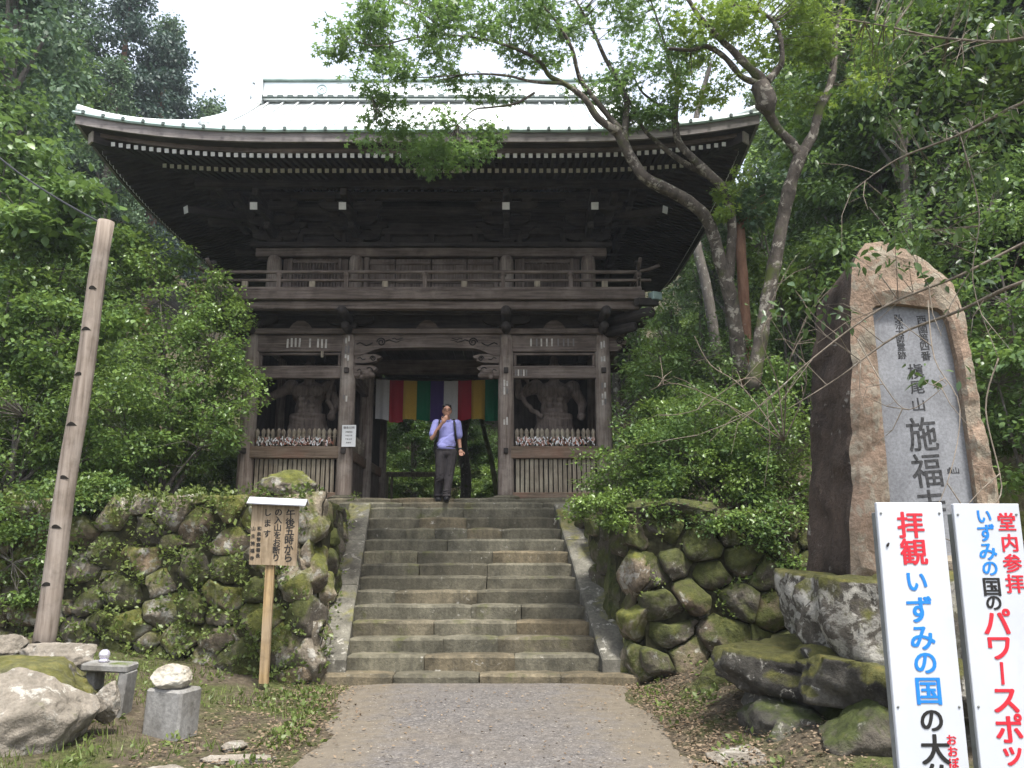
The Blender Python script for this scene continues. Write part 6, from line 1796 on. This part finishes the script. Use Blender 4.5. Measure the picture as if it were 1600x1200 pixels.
# tall cedars against the sky at the upper left
for k, (u, v, Y, wd, lab) in enumerate(((262, 60, 34, 1.25, 'tall dark cedar nearest the open sky at the upper left'), (205, -20, 33, 1.5, 'second tall cedar left of the sky gap'), (110, -60, 32, 1.6, 'broad tall cedar at the upper left'), (20, -80, 30, 1.6, 'tall cedar in the top left corner'), (330, 165, 38, .9, 'small rounded treetop showing above the roof corner'))):
    top = at(u, v, Y); g0 = ground_z(top.x, Y); h = top.z - g0
    root = thing('cedar_tree' if k < 4 else 'distant_tree', lab, 'tree', (top.x, Y, g0))
    mb = MB(); mb.tube([(0, 0, -.5), (0, 0, h * .5), (0, 0, h * .97)], [.32, .22, .04], 8); link('trunk', mb.mesh('trunk', [bark_red]), root)
    bl_ = []
    for j in range(40):
        t = j / 39; z = h * (.22 + .76 * t); w = j * 2.4; q = wd * 2.1 * (1 - t) ** .75 + .3
        bl_.append(((q * .6 * math.cos(w), q * .6 * math.sin(w), z), (q * .6, q * .6, .75), 14))
    me, cs = crown(bl_, 36, .55, .17, T_RHOMB, [L_cdk if k < 2 else L_ced], flat=.7, droop=.6, upn=.5)
    link('crown', me, root)

# ================================================================ small growth: weeds, ferns, moss tufts, grass, litter
def weeds(name, spots, size, per, tmpl, mat, rad=.09, label=None, cat='weeds', upn=.5):
    P, D, Nn, S_ = clump_leaves(spots, per, rad, size, flat=.7, droop=-.3, upn=upn)
    o = link(name, leaf_mesh(name, P, D, Nn, S_, tmpl, [mat]), kind='stuff')
    if label: o['label'] = label; o['category'] = cat
spots = []
for k in range(620):
    x = rng.uniform(-8.6, -2.5); z = rng.random() ** 1.4 * 2.2
    spots.append((x, wall_y(x) - .20 - .1 * (1 - z / 2.2) + rng.uniform(-.04, .08), z + .05))
for k in range(420): x = rng.uniform(-8.6, -2.5); spots.append((x, wall_y(x) - .16 + rng.uniform(-.1, .5), 2.24 + rng.uniform(-.18, .16)))
for k in range(120): y = rng.uniform(10.4, 14.2); spots.append((edge_left(y) + rng.uniform(-.02, .14), y, rng.uniform(.1, 1) * (.25 + (y - 10.5) * .56) + rng.uniform(0, .5)))
for k in range(46): x = rng.uniform(1.6, 4.2); spots.append((x, wall_y(x) - .22 + rng.uniform(-.05, .1), rng.random() ** 1.5 * 2.0))
for k in range(24): x = rng.uniform(1.6, 2.6); spots.append((x, rng.uniform(8.2, 10.3), low_z(x, 9) + .05))
weeds('wall_weeds', spots, .055, 13, T_RHOMB, L_weed, .10, 'small weeds and ferns sprouting from the stone walls')
spots = []
for k in range(170):
    x, y = rng.uniform(-6, -2.1), rng.uniform(5.6, 10.1)
    if fbm((x, y, 7), .9) > -.12 and x < -2.05 - .05 * (10 - y): spots.append((x, y, low_z(x, y) + .02))
for k in range(60):
    y = rng.uniform(5.8, 10.2)
    spots.append((-2.20 + 0.42 * sstep(10.2, 7.0, y) - .06 * (9 - min(y, 9)) + rng.gauss(-.02, .10), y, .02))
for k in range(22):
    y = rng.uniform(5.8, 10.3); x = 1.50 + 0.05 * (10.3 - y) + rng.gauss(.06, .10); spots.append((x, y, low_z(x, y) + .02))
weeds('verge_weeds', spots, .05, 16, T_RHOMB, L_weed, .12, 'low weeds covering the verge left of the path')
n = 6500
G_ = np.array([(rng.uniform(-6.2, -1.9), rng.uniform(5.4, 10.2), 0) for _ in range(n)])
keep = np.array([fbm((x, y, 7), .9) + .35 * fbm((x, y, 2), 3) > -.05 for x, y, _ in G_]); G_ = G_[keep]
G_[:, 2] = [low_z(x, y) for x, y, _ in G_]
D = rdir(len(G_)) * .55; D[:, 2] = 1
o = link('grass', leaf_mesh('grass', G_, D, rdir(len(G_)), NP.uniform(.04, .11, len(G_)), (np.array([(-.06, 0, 0), (.06, 0, 0), (.0, 1.0, .15)]), [(0, 1, 2)]), [L_weed]), kind='stuff')
o['label'] = 'short grass on the verge left of the path'; o['category'] = 'grass'
L_lit = leafmat('dry_leaf', [(.07, .045, .025), (.13, .09, .055), (.22, .17, .115)], .1, .8, (.3, .2, .1))
pts = []
for k in range(7500):
    if rng.random() < .6: x, y = rng.uniform(1.35, 2.5), rng.uniform(5.2, 10.4)
    elif rng.random() < .7: x, y = rng.uniform(-2.9, -1.75), rng.uniform(5.4, 10.3)
    else: x, y = rng.uniform(-2, 1.6), rng.uniform(5.4, 10.2)
    if rng.random() < .35:
        y = rng.uniform(5.4, 10.3); x = (1.52 + 0.05 * (10.3 - y) + rng.gauss(0, .16)) if rng.random() < .6 else (-2.20 + 0.42 * sstep(10.2, 7.0, y) - .06 * (9 - min(y, 9)) + rng.gauss(0, .16))
    pts.append((x, y, low_z(x, y) + .024 + rng.uniform(0, .015)))
pts = np.array(pts); D = rdir(len(pts)); D[:, 2] *= .25; Nn = rdir(len(pts)) * .4; Nn[:, 2] += 1
o = link('fallen_leaves', leaf_mesh('fallen_leaves', pts, D, Nn, NP.uniform(.015, .05, len(pts)), T_RHOMB, [L_lit]), kind='stuff')
o['label'] = 'dry fallen leaves scattered along the path edges'; o['category'] = 'leaf litter'

# ================================================================ thin bluish haze, added also to imitate the veil of glare
mb = MB(); mb.box((0, 0, 24.5), (330, 330, 51))
hm = bpy.data.materials.new('haze'); hm.use_nodes = True
hn = hm.node_tree; hn.nodes.remove(hn.nodes['Principled BSDF'])
pv = hn.nodes.new('ShaderNodeVolumePrincipled'); pv.inputs['Color'].default_value = (.86, .92, 1, 1); pv.inputs['Density'].default_value = .0009; pv.inputs['Anisotropy'].default_value = .3
hn.links.new(pv.outputs[0], hn.nodes['Material Output'].inputs['Volume'])
link('haze', mb.mesh('haze', [hm]), kind='stuff')
